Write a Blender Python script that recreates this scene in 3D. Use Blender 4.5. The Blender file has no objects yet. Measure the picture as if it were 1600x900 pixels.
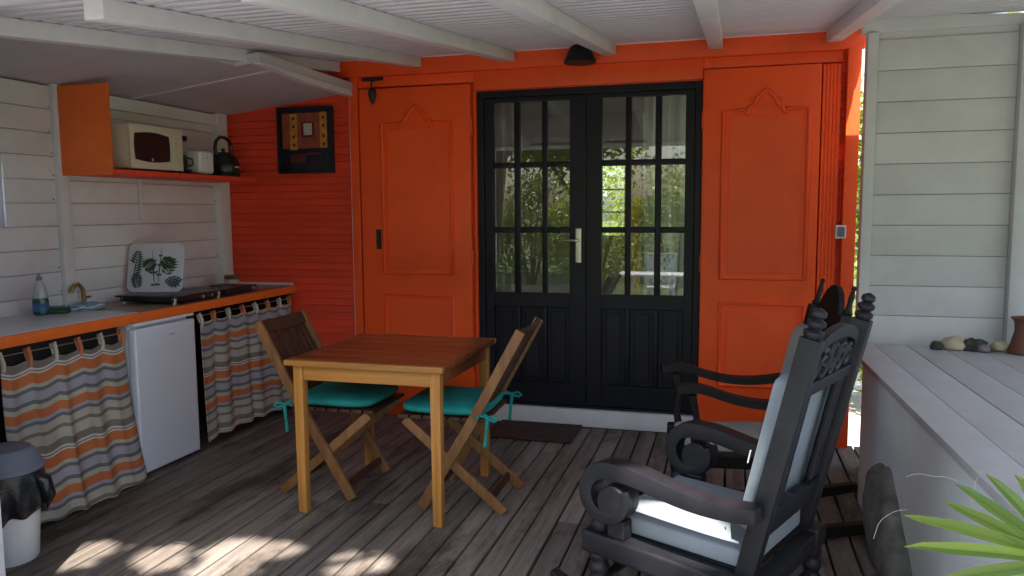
import bpy, bmesh, math, random
import numpy as np
from mathutils import Vector, Matrix
random.seed(7); rng = np.random.default_rng(7)
S = bpy.context.scene
COL = S.collection
rad = math.radians

# ------------------------------------------------------------------ camera
# axes recovered from the vanishing points: X along the house front, Y towards it, Z up
F_PX = 1211.0
vy = np.array([1140 - 800, 326 - 450, F_PX]); vx = -np.array([-3550 - 800, 359 - 450, F_PX])
dY = vy / np.linalg.norm(vy); dX = vx - dY * np.dot(vx / 1.0, dY); dX /= np.linalg.norm(dX)
dZ = np.cross(dX, dY); RM = np.stack([dX, dY, dZ])
cam_d = bpy.data.cameras.new('camera'); cam = bpy.data.objects.new('camera', cam_d); COL.objects.link(cam)
cx, cy, cz = RM @ np.array([1, 0, 0]), RM @ np.array([0, -1, 0]), RM @ np.array([0, 0, -1])
M4 = Matrix(((cx[0], cy[0], cz[0], 0), (cx[1], cy[1], cz[1], 0), (cx[2], cy[2], cz[2], 1.4), (0, 0, 0, 1)))
cam.matrix_world = M4
cam_d.sensor_width = 36; cam_d.lens = F_PX / 1600 * 36
cam_d.clip_start = 0.05; cam_d.clip_end = 2000
S.camera = cam

# ------------------------------------------------------------------ sky, sun, exposure
SUN_EL = 61.0
SUN_AZ = (0.40, -0.917)                      # horizontal direction towards the sun
W = bpy.data.worlds.new('World'); S.world = W; W.use_nodes = True
nt = W.node_tree; nt.nodes.clear()
sky = nt.nodes.new('ShaderNodeTexSky'); sky.sky_type = 'NISHITA'; sky.sun_disc = False; sky.dust_density = 3.0
sky.sun_elevation = rad(SUN_EL); sky.sun_rotation = math.atan2(SUN_AZ[0], SUN_AZ[1])
bg = nt.nodes.new('ShaderNodeBackground'); bg.inputs['Strength'].default_value = 0.15
wo = nt.nodes.new('ShaderNodeOutputWorld')
nt.links.new(sky.outputs[0], bg.inputs[0]); nt.links.new(bg.outputs[0], wo.inputs[0])
sd = bpy.data.lights.new('sun', 'SUN'); sd.energy = 4.5; sd.angle = rad(0.53); sd.color = (1, .93, .82)
sun = bpy.data.objects.new('sun', sd); COL.objects.link(sun)
ce = math.cos(rad(SUN_EL)); SUN = Vector((SUN_AZ[0] * ce, SUN_AZ[1] * ce, math.sin(rad(SUN_EL)))).normalized()
sun.rotation_euler = SUN.to_track_quat('Z', 'Y').to_euler(); sun.location = (0, 0, 12)
S.view_settings.view_transform = 'Standard'; S.view_settings.look = 'None'
S.view_settings.exposure = 1.75; S.view_settings.gamma = 1
S.render.engine = 'CYCLES'
S.cycles.max_bounces = 10; S.cycles.diffuse_bounces = 6; S.cycles.transparent_max_bounces = 16

# ------------------------------------------------------------------ materials
MATS = {}
def ramp(nt, fac, stops, interp='LINEAR'):
    r = nt.nodes.new('ShaderNodeValToRGB'); r.color_ramp.interpolation = interp
    e = r.color_ramp.elements
    while len(e) > 1: e.remove(e[-1])
    e[0].position = stops[0][0]; e[0].color = (*stops[0][1], 1)
    for p, c in stops[1:]:
        n = e.new(p); n.color = (*c, 1)
    nt.links.new(fac, r.inputs[0]); return r.outputs[0]
def newmat(name):
    m = bpy.data.materials.new(name); m.use_nodes = True; MATS[name] = m
    nt = m.node_tree; b = nt.nodes['Principled BSDF']; return m, nt, b
def coords(nt, scale=(1, 1, 1), world=False, rnd=True):
    if world:
        g = nt.nodes.new('ShaderNodeNewGeometry'); v = g.outputs['Position']
    else:
        t = nt.nodes.new('ShaderNodeTexCoord'); v = t.outputs['Object']
    mp = nt.nodes.new('ShaderNodeMapping'); mp.inputs['Scale'].default_value = scale
    nt.links.new(v, mp.inputs['Vector'])
    if rnd and not world:
        oi = nt.nodes.new('ShaderNodeObjectInfo'); mu = nt.nodes.new('ShaderNodeMath'); mu.operation = 'MULTIPLY'
        mu.inputs[1].default_value = 57.0; nt.links.new(oi.outputs['Random'], mu.inputs[0])
        cb = nt.nodes.new('ShaderNodeCombineXYZ')
        for i in range(3): nt.links.new(mu.outputs[0], cb.inputs[i])
        nt.links.new(cb.outputs[0], mp.inputs['Location'])
    return mp.outputs[0]
def noise(nt, vec, scale, detail=4, rough=.6, dist=0):
    n = nt.nodes.new('ShaderNodeTexNoise'); n.inputs['Scale'].default_value = scale
    n.inputs['Detail'].default_value = detail; n.inputs['Roughness'].default_value = rough
    n.inputs['Distortion'].default_value = dist
    nt.links.new(vec, n.inputs['Vector']); return n.outputs['Fac']
def bump(nt, b, h, strength=.3, dist=.002):
    n = nt.nodes.new('ShaderNodeBump'); n.inputs['Strength'].default_value = strength; n.inputs['Distance'].default_value = dist
    nt.links.new(h, n.inputs['Height']); nt.links.new(n.outputs[0], b.inputs['Normal'])
def mixc(nt, fac, a, b, mode='MIX'):
    n = nt.nodes.new('ShaderNodeMix'); n.data_type = 'RGBA'; n.blend_type = mode
    if isinstance(fac, (int, float)): n.inputs[0].default_value = fac
    else: nt.links.new(fac, n.inputs[0])
    for i, v in ((6, a), (7, b)):
        if isinstance(v, tuple): n.inputs[i].default_value = (*v, 1)
        else: nt.links.new(v, n.inputs[i])
    return n.outputs[2]
def paint(name, c, rough=.5, var=.12, sc=6, bmp=.25, spec=.5, dirt=.0, dirtc=(.2, .18, .14), grain=(1, 1, 1), metal=0, pervar=0.0):
    m, nt, b = newmat(name)
    v = coords(nt, grain); n1 = noise(nt, v, sc, 5, .65)
    lo = tuple(x * (1 - var) for x in c); hi = tuple(min(1, x * (1 + var)) for x in c)
    col = ramp(nt, n1, [(.3, lo), (.7, hi)])
    if pervar:
        oi = nt.nodes.new('ShaderNodeObjectInfo')
        col = mixc(nt, 1.0, col, ramp(nt, oi.outputs['Random'], [(0, (1 - pervar,) * 3), (1, (1 + pervar,) * 3)]), 'MULTIPLY')
    if dirt:
        vw = coords(nt, (1, 1, 1), world=True); n2 = noise(nt, vw, 3.1, 6, .7)
        f = ramp(nt, n2, [(.5, (0, 0, 0)), (.75, (dirt,) * 3)])
        col = mixc(nt, f, col, dirtc)
    nt.links.new(col, b.inputs['Base Color']); b.inputs['Roughness'].default_value = rough
    b.inputs['Specular IOR Level'].default_value = spec; b.inputs['Metallic'].default_value = metal
    n3 = noise(nt, v, sc * 9, 3, .6)
    if bmp: bump(nt, b, n3, bmp, .0015)
    return m
def wood(name, stops, along='y', rough=.55, scale=1.0, bmp=.35, pervar=.18, world_stain=0, spec=.4, coat=0):
    m, nt, b = newmat(name)
    s = {'x': (1.2, 22, 22), 'y': (22, 1.2, 22), 'z': (22, 22, 1.2)}[along]
    s = tuple(k * scale for k in s)
    v = coords(nt, s); n1 = noise(nt, v, 1.6, 7, .68, .6)
    col = ramp(nt, n1, stops)
    oi = nt.nodes.new('ShaderNodeObjectInfo')
    col = mixc(nt, 1.0, col, ramp(nt, oi.outputs['Random'], [(0, (1 - pervar,) * 3), (.5, (1, 1 - pervar * .15, 1 - pervar * .3)), (1, (1 + pervar,) * 3)]), 'MULTIPLY')
    if world_stain:
        vw = coords(nt, (1.6, .55, 1), world=True); n2 = noise(nt, vw, 2.3, 7, .72, .4)
        f = ramp(nt, n2, [(.50, (0, 0, 0)), (.62, (world_stain,) * 3)])
        col = mixc(nt, f, col, (.045, .03, .022))
        vw2 = coords(nt, (7, 2.2, 1), world=True); n4 = noise(nt, vw2, 2.0, 5, .7)
        f2 = ramp(nt, n4, [(.62, (0, 0, 0)), (.7, (.55,) * 3)])
        col = mixc(nt, f2, col, (.06, .042, .033))
    nt.links.new(col, b.inputs['Base Color']); b.inputs['Roughness'].default_value = rough
    b.inputs['Specular IOR Level'].default_value = spec
    if coat: b.inputs['Coat Weight'].default_value = coat; b.inputs['Coat Roughness'].default_value = .18
    v2 = coords(nt, tuple(k * 3 for k in s)); n3 = noise(nt, v2, 1.6, 4, .6)
    bump(nt, b, n3, bmp, .002); return m

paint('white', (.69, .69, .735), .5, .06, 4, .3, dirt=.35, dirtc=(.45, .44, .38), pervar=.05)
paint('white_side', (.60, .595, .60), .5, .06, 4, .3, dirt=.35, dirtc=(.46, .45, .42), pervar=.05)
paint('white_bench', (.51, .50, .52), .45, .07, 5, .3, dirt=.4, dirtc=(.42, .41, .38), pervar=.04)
paint('masonry', (.78, .79, .82), .8, .07, 3, .6, dirt=.45, dirtc=(.6, .6, .6))
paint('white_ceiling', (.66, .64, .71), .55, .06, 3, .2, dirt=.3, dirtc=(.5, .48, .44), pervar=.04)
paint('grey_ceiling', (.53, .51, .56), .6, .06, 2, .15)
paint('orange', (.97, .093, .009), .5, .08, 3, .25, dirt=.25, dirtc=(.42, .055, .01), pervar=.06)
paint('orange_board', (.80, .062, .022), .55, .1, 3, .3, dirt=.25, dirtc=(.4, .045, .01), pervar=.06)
paint('orange_edge', (.80, .15, .02), .45, .1, 6, .2)
paint('black_door', (.008, .008, .017), .45, .25, 8, .3, spec=.3, pervar=.1)
paint('black_iron', (.015, .015, .017), .5, .2, 20, .3)
paint('black_plastic', (.012, .012, .015), .3, .1, 20, .05)
paint('dark_gap', (.02, .018, .016), .9, .1, 5, 0)
paint('cream_plastic', (.62, .58, .46), .4, .04, 9, .05)
paint('white_plastic', (.72, .73, .75), .35, .04, 5, .05)
paint('fridge_white', (.66, .70, .80), .32, .03, 3, .08)
paint('grey_plastic', (.17, .19, .24), .65, .08, 6, .1)
paint('steel', (.55, .54, .50), .3, .06, 20, .05, metal=.9)
paint('brass', (.35, .24, .09), .35, .1, 20, .1, metal=.7)
paint('sink_white', (.62, .66, .68), .25, .04, 6, .05)
paint('counter_top', (.20, .145, .10), .3, .2, 5, .1)
paint('teal', (.006, .235, .225), .85, .25, 9, .9)
paint('cushion_blue', (.245, .285, .325), .9, .1, 6, .5, dirt=.5, dirtc=(.33, .35, .36))
paint('cushion_grey', (.34, .35, .33), .9, .12, 6, .5, dirt=.5, dirtc=(.22, .23, .21))
paint('mat_fibre', (.055, .022, .018), .95, .3, 40, .8)
paint('terracotta', (.15, .062, .04), .8, .2, 14, .4)
paint('shell', (.50, .44, .30), .6, .2, 18, .4)
paint('dry_dark', (.05, .05, .035), .8, .4, 18, .5)
paint('dry_red', (.28, .05, .04), .7, .2, 18, .4)
paint('rock', (.17, .165, .15), .9, .5, 9, 1.0, dirt=.6, dirtc=(.07, .08, .055))
paint('jar_brown', (.13, .08, .04), .3, .1, 8, .05)
paint('bottle_green', (.02, .09, .07), .15, .1, 8, .0)
paint('bottle_clear', (.42, .46, .45), .12, .05, 8, .0)
paint('label_blue', (.05, .12, .28), .4, .3, 30, .0)
paint('cloth_blue', (.22, .42, .55), .9, .5, 45, .3)
paint('bag_black', (.012, .013, .018), .22, .2, 12, .9)
paint('fabric_pin', (.50, .45, .36), .8, .1, 12, .2)
paint('fabric_orange', (.52, .17, .07), .85, .12, 20, .3)
paint('picture_dark', (.010, .012, .022), .35, .2, 10, .2)
paint('picture_ochre', (.52, .22, .03), .6, .25, 30, .3)
paint('picture_red', (.30, .06, .03), .6, .35, 30, .3)
paint('picture_maroon', (.10, .012, .018), .6, .35, 30, .3)
paint('picture_white', (.52, .48, .42), .6, .3, 90, .3)
paint('print_green', (.03, .075, .035), .5, .4, 30, 0)
paint('print_blue', (.06, .10, .13), .5, .4, 30, 0)
paint('plate_white', (.56, .58, .66), .3, .04, 6, 0)
paint('room_wall', (.32, .29, .24), .8, .06, 3, .2)
paint('room_yellow', (.75, .42, .06), .8, .08, 3, .2)
paint('room_curtain', (.80, .80, .76), .9, .08, 10, .3)
paint('room_curtain_warm', (.36, .31, .25), .9, .08, 10, .3)
paint('white_metal', (.80, .82, .88), .4, .03, 8, 0)
paint('bark', (.10, .075, .055), .9, .35, 14, .9)
paint('petiole', (.16, .22, .05), .6, .2, 14, .2)
paint('fibre', (.42, .41, .40), .8, .05, 8, 0)
paint('soil', (.07, .05, .035), .95, .3, 3, .8)
paint('carved', (.0115, .011, .016), .5, .4, 10, .6, spec=.45)
paint('carved_dark', (.009, .007, .0065), .55, .35, 10, .5, spec=.3)

wood('deck', [(.22, (.095, .078, .068)), (.43, (.165, .140, .124)), (.6, (.225, .197, .178)), (.82, (.31, .285, .265))], 'y', .78, 1.0, .6, .2, .75, spec=.25)
wood('gold_wood', [(.3, (.33, .13, .03)), (.55, (.50, .22, .05)), (.75, (.60, .29, .08))], 'z', .42, .8, .2, .08)
wood('gold_wood_x', [(.3, (.33, .13, .03)), (.55, (.50, .22, .05)), (.75, (.60, .29, .08))], 'x', .42, .8, .2, .08)
wood('red_wood', [(.3, (.14, .038, .015)), (.5, (.255, .075, .026)), (.75, (.40, .145, .052))], 'x', .34, .6, .2, .2, coat=.5)
wood('chair_wood', [(.3, (.15, .066, .026)), (.55, (.235, .11, .042)), (.75, (.31, .16, .065))], 'z', .5, .9, .3, .15)
wood('chair_dark', [(.3, (.040, .014, .009)), (.55, (.068, .026, .016)), (.75, (.11, .045, .027))], 'z', .5, .9, .3, .15)

def leafmat(name, c1, c2, tr=.45):
    m, nt, b = newmat(name)
    nt.nodes.remove(b); out = nt.nodes['Material Output']
    g = nt.nodes.new('ShaderNodeNewGeometry')
    col = ramp(nt, g.outputs['Random Per Island'], [(0, c1), (.6, c2), (1, tuple(min(1, k * 1.5) for k in c2))])
    d = nt.nodes.new('ShaderNodeBsdfDiffuse'); t = nt.nodes.new('ShaderNodeBsdfTranslucent')
    gl = nt.nodes.new('ShaderNodeBsdfGlossy'); gl.inputs['Roughness'].default_value = .35; gl.inputs[0].default_value = (.9, .9, .9, 1)
    nt.links.new(col, d.inputs[0])
    tc = mixc(nt, 1.0, col, (1.5, 1.7, .5), 'MULTIPLY'); nt.links.new(tc, t.inputs[0])
    mx = nt.nodes.new('ShaderNodeMixShader'); mx.inputs[0].default_value = tr
    nt.links.new(d.outputs[0], mx.inputs[1]); nt.links.new(t.outputs[0], mx.inputs[2])
    m2 = nt.nodes.new('ShaderNodeMixShader'); m2.inputs[0].default_value = .06
    nt.links.new(mx.outputs[0], m2.inputs[1]); nt.links.new(gl.outputs[0], m2.inputs[2])
    nt.links.new(m2.outputs[0], out.inputs[0]); return m
leafmat('leaf', (.04, .075, .015), (.10, .15, .03))
leafmat('leaf_yellow', (.10, .145, .02), (.22, .26, .04), .6)
leafmat('leaf_palm', (.12, .20, .03), (.20, .29, .05), .3)

def glassmat():
    m, nt, b = newmat('glass'); nt.nodes.remove(b); out = nt.nodes['Material Output']
    tr = nt.nodes.new('ShaderNodeBsdfTransparent'); tr.inputs[0].default_value = (.93, .95, .94, 1)
    gl = nt.nodes.new('ShaderNodeBsdfGlossy'); gl.inputs['Roughness'].default_value = 0.0
    fr = nt.nodes.new('ShaderNodeFresnel'); fr.inputs['IOR'].default_value = 1.85
    mx = nt.nodes.new('ShaderNodeMixShader')
    nt.links.new(fr.outputs[0], mx.inputs[0]); nt.links.new(tr.outputs[0], mx.inputs[1]); nt.links.new(gl.outputs[0], mx.inputs[2])
    nt.links.new(mx.outputs[0], out.inputs[0])
glassmat()

def stripemat():
    m, nt, b = newmat('stripes')
    uv = nt.nodes.new('ShaderNodeUVMap'); sp = nt.nodes.new('ShaderNodeSeparateXYZ'); nt.links.new(uv.outputs[0], sp.inputs[0])
    mu = nt.nodes.new('ShaderNodeMath'); mu.operation = 'FRACT'; nt.links.new(sp.outputs[1], mu.inputs[0])
    be, br, wh, orr, dk, li = (.42, .385, .32), (.20, .17, .145), (.55, .53, .49), (.50, .155, .06), (.15, .145, .155), (.34, .325, .37)
    seq = [(be, .045), (br, .035), (wh, .008), (br, .006), (wh, .008), (orr, .048), (be, .016), (dk, .016), (li, .042), (dk, .018), (be, .022), (orr, .042), (li, .014), (dk, .016), (be, .034), (br, .018)]
    tot = sum(w for _, w in seq); p = 0; st = []
    for c, w in seq: st.append((p / tot, c)); p += w
    col = ramp(nt, mu.outputs[0], st, 'CONSTANT')
    v = coords(nt, (1, 1, 1)); n = noise(nt, v, 120, 3); n2 = noise(nt, v, 5, 4)
    col = mixc(nt, .5, col, ramp(nt, n2, [(.3, (.7, .7, .7)), (.7, (1.15, 1.15, 1.15))]), 'MULTIPLY')
    nt.links.new(col, b.inputs['Base Color']); b.inputs['Roughness'].default_value = .9; b.inputs['Specular IOR Level'].default_value = .15
    bump(nt, b, n, .3, .001)
    return tot
STRIPE_PERIOD = stripemat()

def grassmat():
    m, nt, b = newmat('lawn')
    v = coords(nt, (1, 1, 1), world=True); n = noise(nt, v, 1.1, 8, .7); n2 = noise(nt, v, 24, 4)
    col = ramp(nt, n, [(.3, (.05, .085, .02)), (.55, (.09, .12, .03)), (.72, (.15, .13, .07))])
    col = mixc(nt, .6, col, ramp(nt, n2, [(.3, (.6, .6, .6)), (.7, (1.3, 1.3, 1.3))]), 'MULTIPLY')
    nt.links.new(col, b.inputs['Base Color']); b.inputs['Roughness'].default_value = .95; bump(nt, b, n2, .8, .03)
grassmat()
def sheer(name, c, tr):
    m, nt, b = newmat(name); nt.nodes.remove(b); out = nt.nodes['Material Output']
    v = coords(nt, (1, 1, 1)); n = noise(nt, v, 40, 3); col = ramp(nt, n, [(.3, tuple(k * .88 for k in c)), (.7, c)])
    d = nt.nodes.new('ShaderNodeBsdfDiffuse'); t = nt.nodes.new('ShaderNodeBsdfTranslucent'); mx = nt.nodes.new('ShaderNodeMixShader'); mx.inputs[0].default_value = tr
    nt.links.new(col, d.inputs[0]); nt.links.new(col, t.inputs[0]); nt.links.new(d.outputs[0], mx.inputs[1]); nt.links.new(t.outputs[0], mx.inputs[2]); nt.links.new(mx.outputs[0], out.inputs[0])
sheer('sheer_pale', (.82, .83, .80), .45); sheer('sheer_warm', (.46, .40, .33), .4)

# ------------------------------------------------------------------ helpers
def tag(o, label=None, cat=None, group=None, kind=None):
    if label: o['label'] = label
    if cat: o['category'] = cat
    if group: o['group'] = group
    if kind: o['kind'] = kind
    return o
def thing(name, label, cat, loc=(0, 0, 0), rz=0, group=None, kind=None):
    o = bpy.data.objects.new(name, None); COL.objects.link(o); o.empty_display_size = .1
    o.location = loc; o.rotation_euler = (0, 0, rz); return tag(o, label, cat, group, kind)
def link(name, me, mat, parent=None, loc=None):
    o = bpy.data.objects.new(name, me); COL.objects.link(o)
    if mat is not None and not me.materials: me.materials.append(MATS[mat])
    if parent is not None: o.parent = parent
    if loc is not None: o.location = loc
    return o
class MB:
    def __init__(s): s.v = []; s.f = []; s.mi = []; s.cur = 0
    def add(s, vs, fs):
        o = len(s.v); s.v += [tuple(v) for v in vs]; s.f += [tuple(i + o for i in f) for f in fs]; s.mi += [s.cur] * len(fs); return s
    def box(s, x0, x1, y0, y1, z0, z1):
        vs = [(x, y, z) for x in (x0, x1) for y in (y0, y1) for z in (z0, z1)]
        return s.add(vs, [(0, 1, 3, 2), (4, 6, 7, 5), (0, 4, 5, 1), (2, 3, 7, 6), (0, 2, 6, 4), (1, 5, 7, 3)])
    def bar(s, a, b, w, h, up=(0, 0, 1)):
        a, b = Vector(a), Vector(b); d = (b - a).normalized(); u = Vector(up); r = d.cross(u)
        if r.length < 1e-4: r = d.cross(Vector((0, 1, 0)))
        r.normalize(); u = r.cross(d)
        vs = []
        for p in (a, b):
            for i, j in ((-1, -1), (1, -1), (1, 1), (-1, 1)): vs.append(p + r * (i * w / 2) + u * (j * h / 2))
        return s.add(vs, [(3, 2, 1, 0), (4, 5, 6, 7), (0, 1, 5, 4), (1, 2, 6, 5), (2, 3, 7, 6), (3, 0, 4, 7)])
    def tube(s, pts, r, n=8, closed=False, squash=None):
        P = [Vector(p) for p in pts]; m = len(P)
        R = r if isinstance(r, (list, tuple)) else [r] * m
        vs = []; prev = None
        for i, p in enumerate(P):
            if closed: t = P[(i + 1) % m] - P[i - 1]
            else: t = P[min(i + 1, m - 1)] - P[max(i - 1, 0)]
            t.normalize()
            if prev is None:
                u = t.cross(Vector((0, 0, 1)))
                if u.length < 1e-3: u = t.cross(Vector((0, 1, 0)))
            else: u = prev - t * prev.dot(t)
            u.normalize(); prev = u; w = t.cross(u)
            for k in range(n):
                a = 2 * math.pi * k / n
                vs.append(p + u * (math.cos(a) * R[i]) + w * (math.sin(a) * R[i]))
        fs = []
        for i in range(m if closed else m - 1):
            j = (i + 1) % m
            for k in range(n): fs.append((i * n + k, i * n + (k + 1) % n, j * n + (k + 1) % n, j * n + k))
        if not closed: fs += [tuple(range(n))[::-1], tuple(range((m - 1) * n, m * n))]
        return s.add(vs, fs)
    def lathe(s, prof, c=(0, 0, 0), n=20, axis='z'):
        vs = []
        for r, z in prof:
            for k in range(n):
                a = 2 * math.pi * k / n; p = (r * math.cos(a), r * math.sin(a), z)
                if axis == 'y': p = (p[0], p[2], p[1])
                if axis == 'x': p = (p[2], p[0], p[1])
                vs.append((c[0] + p[0], c[1] + p[1], c[2] + p[2]))
        m = len(prof); fs = [(i * n + k, i * n + (k + 1) % n, (i + 1) * n + (k + 1) % n, (i + 1) * n + k) for i in range(m - 1) for k in range(n)]
        fs += [tuple(range(n))[::-1], tuple(range((m - 1) * n, m * n))]
        return s.add(vs, fs)
    def prism(s, poly, d0, d1, plane='xz'):
        # polygon in a plane, extruded along the remaining axis
        def mk(p, d):
            return {'xz': (p[0], d, p[1]), 'xy': (p[0], p[1], d), 'yz': (d, p[0], p[1])}[plane]
        n = len(poly); vs = [mk(p, d0) for p in poly] + [mk(p, d1) for p in poly]
        fs = [tuple(range(n)), tuple(range(2 * n - 1, n - 1, -1))] + [(i, i + n, (i + 1) % n + n, (i + 1) % n) for i in range(n)]
        return s.add(vs, fs)
    def mesh(s, name, bevel=0, seg=2, smooth=False, ang=40):
        me = bpy.data.meshes.new(name); me.from_pydata(s.v, [], s.f)
        bm = bmesh.new(); bm.from_mesh(me)
        bm.faces.ensure_lookup_table()
        for f, mi in zip(bm.faces, s.mi): f.material_index = mi
        bmesh.ops.recalc_face_normals(bm, faces=bm.faces)
        if bevel:
            ed = [e for e in bm.edges if len(e.link_faces) == 2 and e.calc_face_angle(0) > rad(30)]
            bmesh.ops.bevel(bm, geom=ed, offset=bevel, segments=seg, profile=.6, affect='EDGES', clamp_overlap=True)
        if smooth:
            for f in bm.faces: f.smooth = True
            for e in bm.edges:
                if len(e.link_faces) == 2 and e.calc_face_angle(0) > rad(ang): e.smooth = False
        bm.to_mesh(me); bm.free(); return me
    def build(s, name, mat, parent=None, bevel=0, seg=2, smooth=False, ang=40, loc=None):
        return link(name, s.mesh(name, bevel, seg, smooth, ang), mat, parent, loc)
def boxobj(name, mat, parent, x0, x1, y0, y1, z0, z1, bevel=.003, seg=2):
    # mesh centred at the box centre so that textures differ per piece
    hx, hy, hz = (x1 - x0) / 2, (y1 - y0) / 2, (z1 - z0) / 2
    o = MB().box(-hx, hx, -hy, hy, -hz, hz).build(name, mat, parent, bevel, seg, smooth=True, ang=50)
    o.location = ((x0 + x1) / 2, (y0 + y1) / 2, (z0 + z1) / 2); return o
def grid(fn, nu, nv, name, closed_u=False, uv=None):
    vs = [fn(i / (nu if closed_u else nu - 1), j / (nv - 1)) for j in range(nv) for i in range(nu)]
    fs = []
    for j in range(nv - 1):
        for i in range(nu if closed_u else nu - 1):
            a = j * nu + i; b = j * nu + (i + 1) % nu
            fs.append((a, b, b + nu, a + nu))
    me = bpy.data.meshes.new(name); me.from_pydata(vs, [], fs)
    for p in me.polygons: p.use_smooth = True
    if uv:
        l = me.uv_layers.new(name='UVMap')
        for lp in me.loops:
            k = lp.vertex_index; l.data[lp.index].uv = uv((k % nu) / (nu - 1), (k // nu) / (nv - 1))
    return me
def pillow(name, mat, parent, w, d, h, e=.22, puff=.25, seed=0, n=28, ez=.55, m=14):
    # cushion: rounded slab with a slightly puffed, uneven top
    r = random.Random(seed); ph = [r.uniform(0, 6) for _ in range(6)]
    def sgnp(c, p): return math.copysign(abs(c) ** p, c)
    vs = []; fs = []
    for j in range(m + 1):
        phi = -math.pi / 2 + math.pi * j / m
        for i in range(n * 2):
            th = 2 * math.pi * i / (n * 2)
            cxx = sgnp(math.cos(phi), e * 1.3); 
            x = cxx * sgnp(math.cos(th), e); y = cxx * sgnp(math.sin(th), e); z = sgnp(math.sin(phi), ez)
            q = (1 - abs(x) ** 4) * (1 - abs(y) ** 4)
            z = z * (1 - puff + puff * q) * (1 + .06 * math.sin(4 * x + ph[0]) * math.sin(5 * y + ph[1]))
            vs.append((x * w / 2 * (1 + .012 * math.sin(3 * th + ph[2])), y * d / 2 * (1 + .012 * math.sin(4 * th + ph[3])), z * h / 2))
    N = n * 2
    for j in range(m):
        for i in range(N): fs.append((j * N + i, j * N + (i + 1) % N, (j + 1) * N + (i + 1) % N, (j + 1) * N + i))
    me = bpy.data.meshes.new(name); me.from_pydata(vs, [], fs)
    bm = bmesh.new(); bm.from_mesh(me); bmesh.ops.remove_doubles(bm, verts=bm.verts, dist=.0004)
    bmesh.ops.recalc_face_normals(bm, faces=bm.faces)
    for f in bm.faces: f.smooth = True
    bm.to_mesh(me); bm.free()
    return link(name, me, mat, parent)

# ------------------------------------------------------------------ ground and deck
GZ = -.38
g = MB().box(-120, 120, -120, 120, GZ - .3, GZ).build('ground', 'lawn'); tag(g, 'green lawn ground around the cabin', 'ground', kind='structure')

paint('paving', (.42, .41, .41), .85, .14, 2, .5, dirt=.5, dirtc=(.26, .25, .24), pervar=.12)
tc = thing('bounce_terrace', 'unseen pale stone slabs added to bounce light into the porch', 'bounce_terrace', kind='structure')  # invented paving, put in to throw sunlight up at the porch ceiling
slab = MB().box(-.294, .294, -.294, .294, -.05, 0).mesh('slab', .006, 2, True, 50); slab.materials.append(MATS['paving'])
for i_ in range(-9, 8):
    for j_ in range(7):
        link('slab', slab, None, tc, (i_ * .6 + .1, 1.6 - j_ * .6, GZ + .03 + random.uniform(-.004, .004)))
for i_ in range(5):  # more slabs added outside the side gap to bounce light in
    for j_ in range(9):
        link('slab', slab, None, tc, (1.15 + i_ * .6, 5.2 + j_ * .6, GZ + .03 + random.uniform(-.004, .004)))
deck = thing('deck', 'weathered grey-brown plank deck floor of the porch', 'deck', kind='structure')
PITCH = .1037; GAP = .011; Y0, Y1 = 1.98, 4.838
pm = {}
def plank_mesh(L):
    k = round(L, 2)
    if k not in pm:
        pm[k] = MB().box(-(PITCH - GAP) / 2, (PITCH - GAP) / 2, -k / 2, k / 2, -.028, 0).mesh('plank', .0035, 2, True, 50)
        pm[k].materials.append(MATS['deck'])
    return pm[k]
x = -.93 + PITCH / 2 - 26 * PITCH
i = 0
while x < 1.35:
    if x < .63: ya = Y0
    else: ya = 3.95
    yb = Y1 + random.uniform(-.008, .002)
    if ya < 3 and i % 3 == 1:
        c = random.choice([2.62, 3.22, 3.82, 4.25]) + random.uniform(-.1, .1)
        segs = [(ya, c - .002), (c + .002, yb)]
    else: segs = [(ya, yb)]
    for a, b in segs:
        L = round(b - a, 2)
        o = link('plank', plank_mesh(L), None, deck, (x + random.uniform(-.0012, .0012), a + L / 2, random.uniform(-.0025, .001)))
        o.rotation_euler = (0, random.uniform(-.008, .008), random.uniform(-.0006, .0006))
    x += PITCH; i += 1
for yy in (2.1, 2.8, 3.5, 4.2, 4.75):
    boxobj('joist', 'dark_gap', deck, -3.6, 1.3, yy - .03, yy + .03, -.16, -.03)
boxobj('fascia_board', 'deck', deck, -3.6, .62, 1.93, 1.965, -.2, -.004)
boxobj('underside', 'dark_gap', deck, -3.6, 1.3, 2.0, 4.84, GZ + .01, GZ + .05)

# ------------------------------------------------------------------ house front (orange)
hw = thing('house_wall', 'orange painted timber house front around the black double door', 'wall')
boxobj('wall_panel', 'orange', hw, -2.44, -1.592, 4.872, 4.97, -.1, 2.165)
boxobj('wall_panel', 'orange', hw, -.168, .70, 4.872, 4.97, -.1, 2.165)
boxobj('wall_panel', 'orange', hw, -2.44, .70, 4.872, 4.97, 2.165, 2.60)
boxobj('fascia_board', 'orange', hw, -2.63, .715, 4.825, 4.872, 2.292, 2.50)
boxobj('casing_board', 'orange', hw, -2.42, -1.60, 4.845, 4.872, 2.222, 2.288)
boxobj('casing_board', 'orange', hw, -1.598, -.165, 4.835, 4.872, 2.168, 2.288)
boxobj('casing_board', 'orange', hw, -.163, .605, 4.838, 4.872, 2.225, 2.288)
boxobj('moulding', 'orange', hw, -2.42, .61, 4.818, 4.872, 2.2885, 2.2915, .001)
boxobj('corner_post', 'orange', hw, .622, .692, 4.775, 4.875, -.002, 2.292)
boxobj('door_casing', 'orange', hw, -1.612, -1.592, 4.85, 4.872, .02, 2.167)
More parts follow.
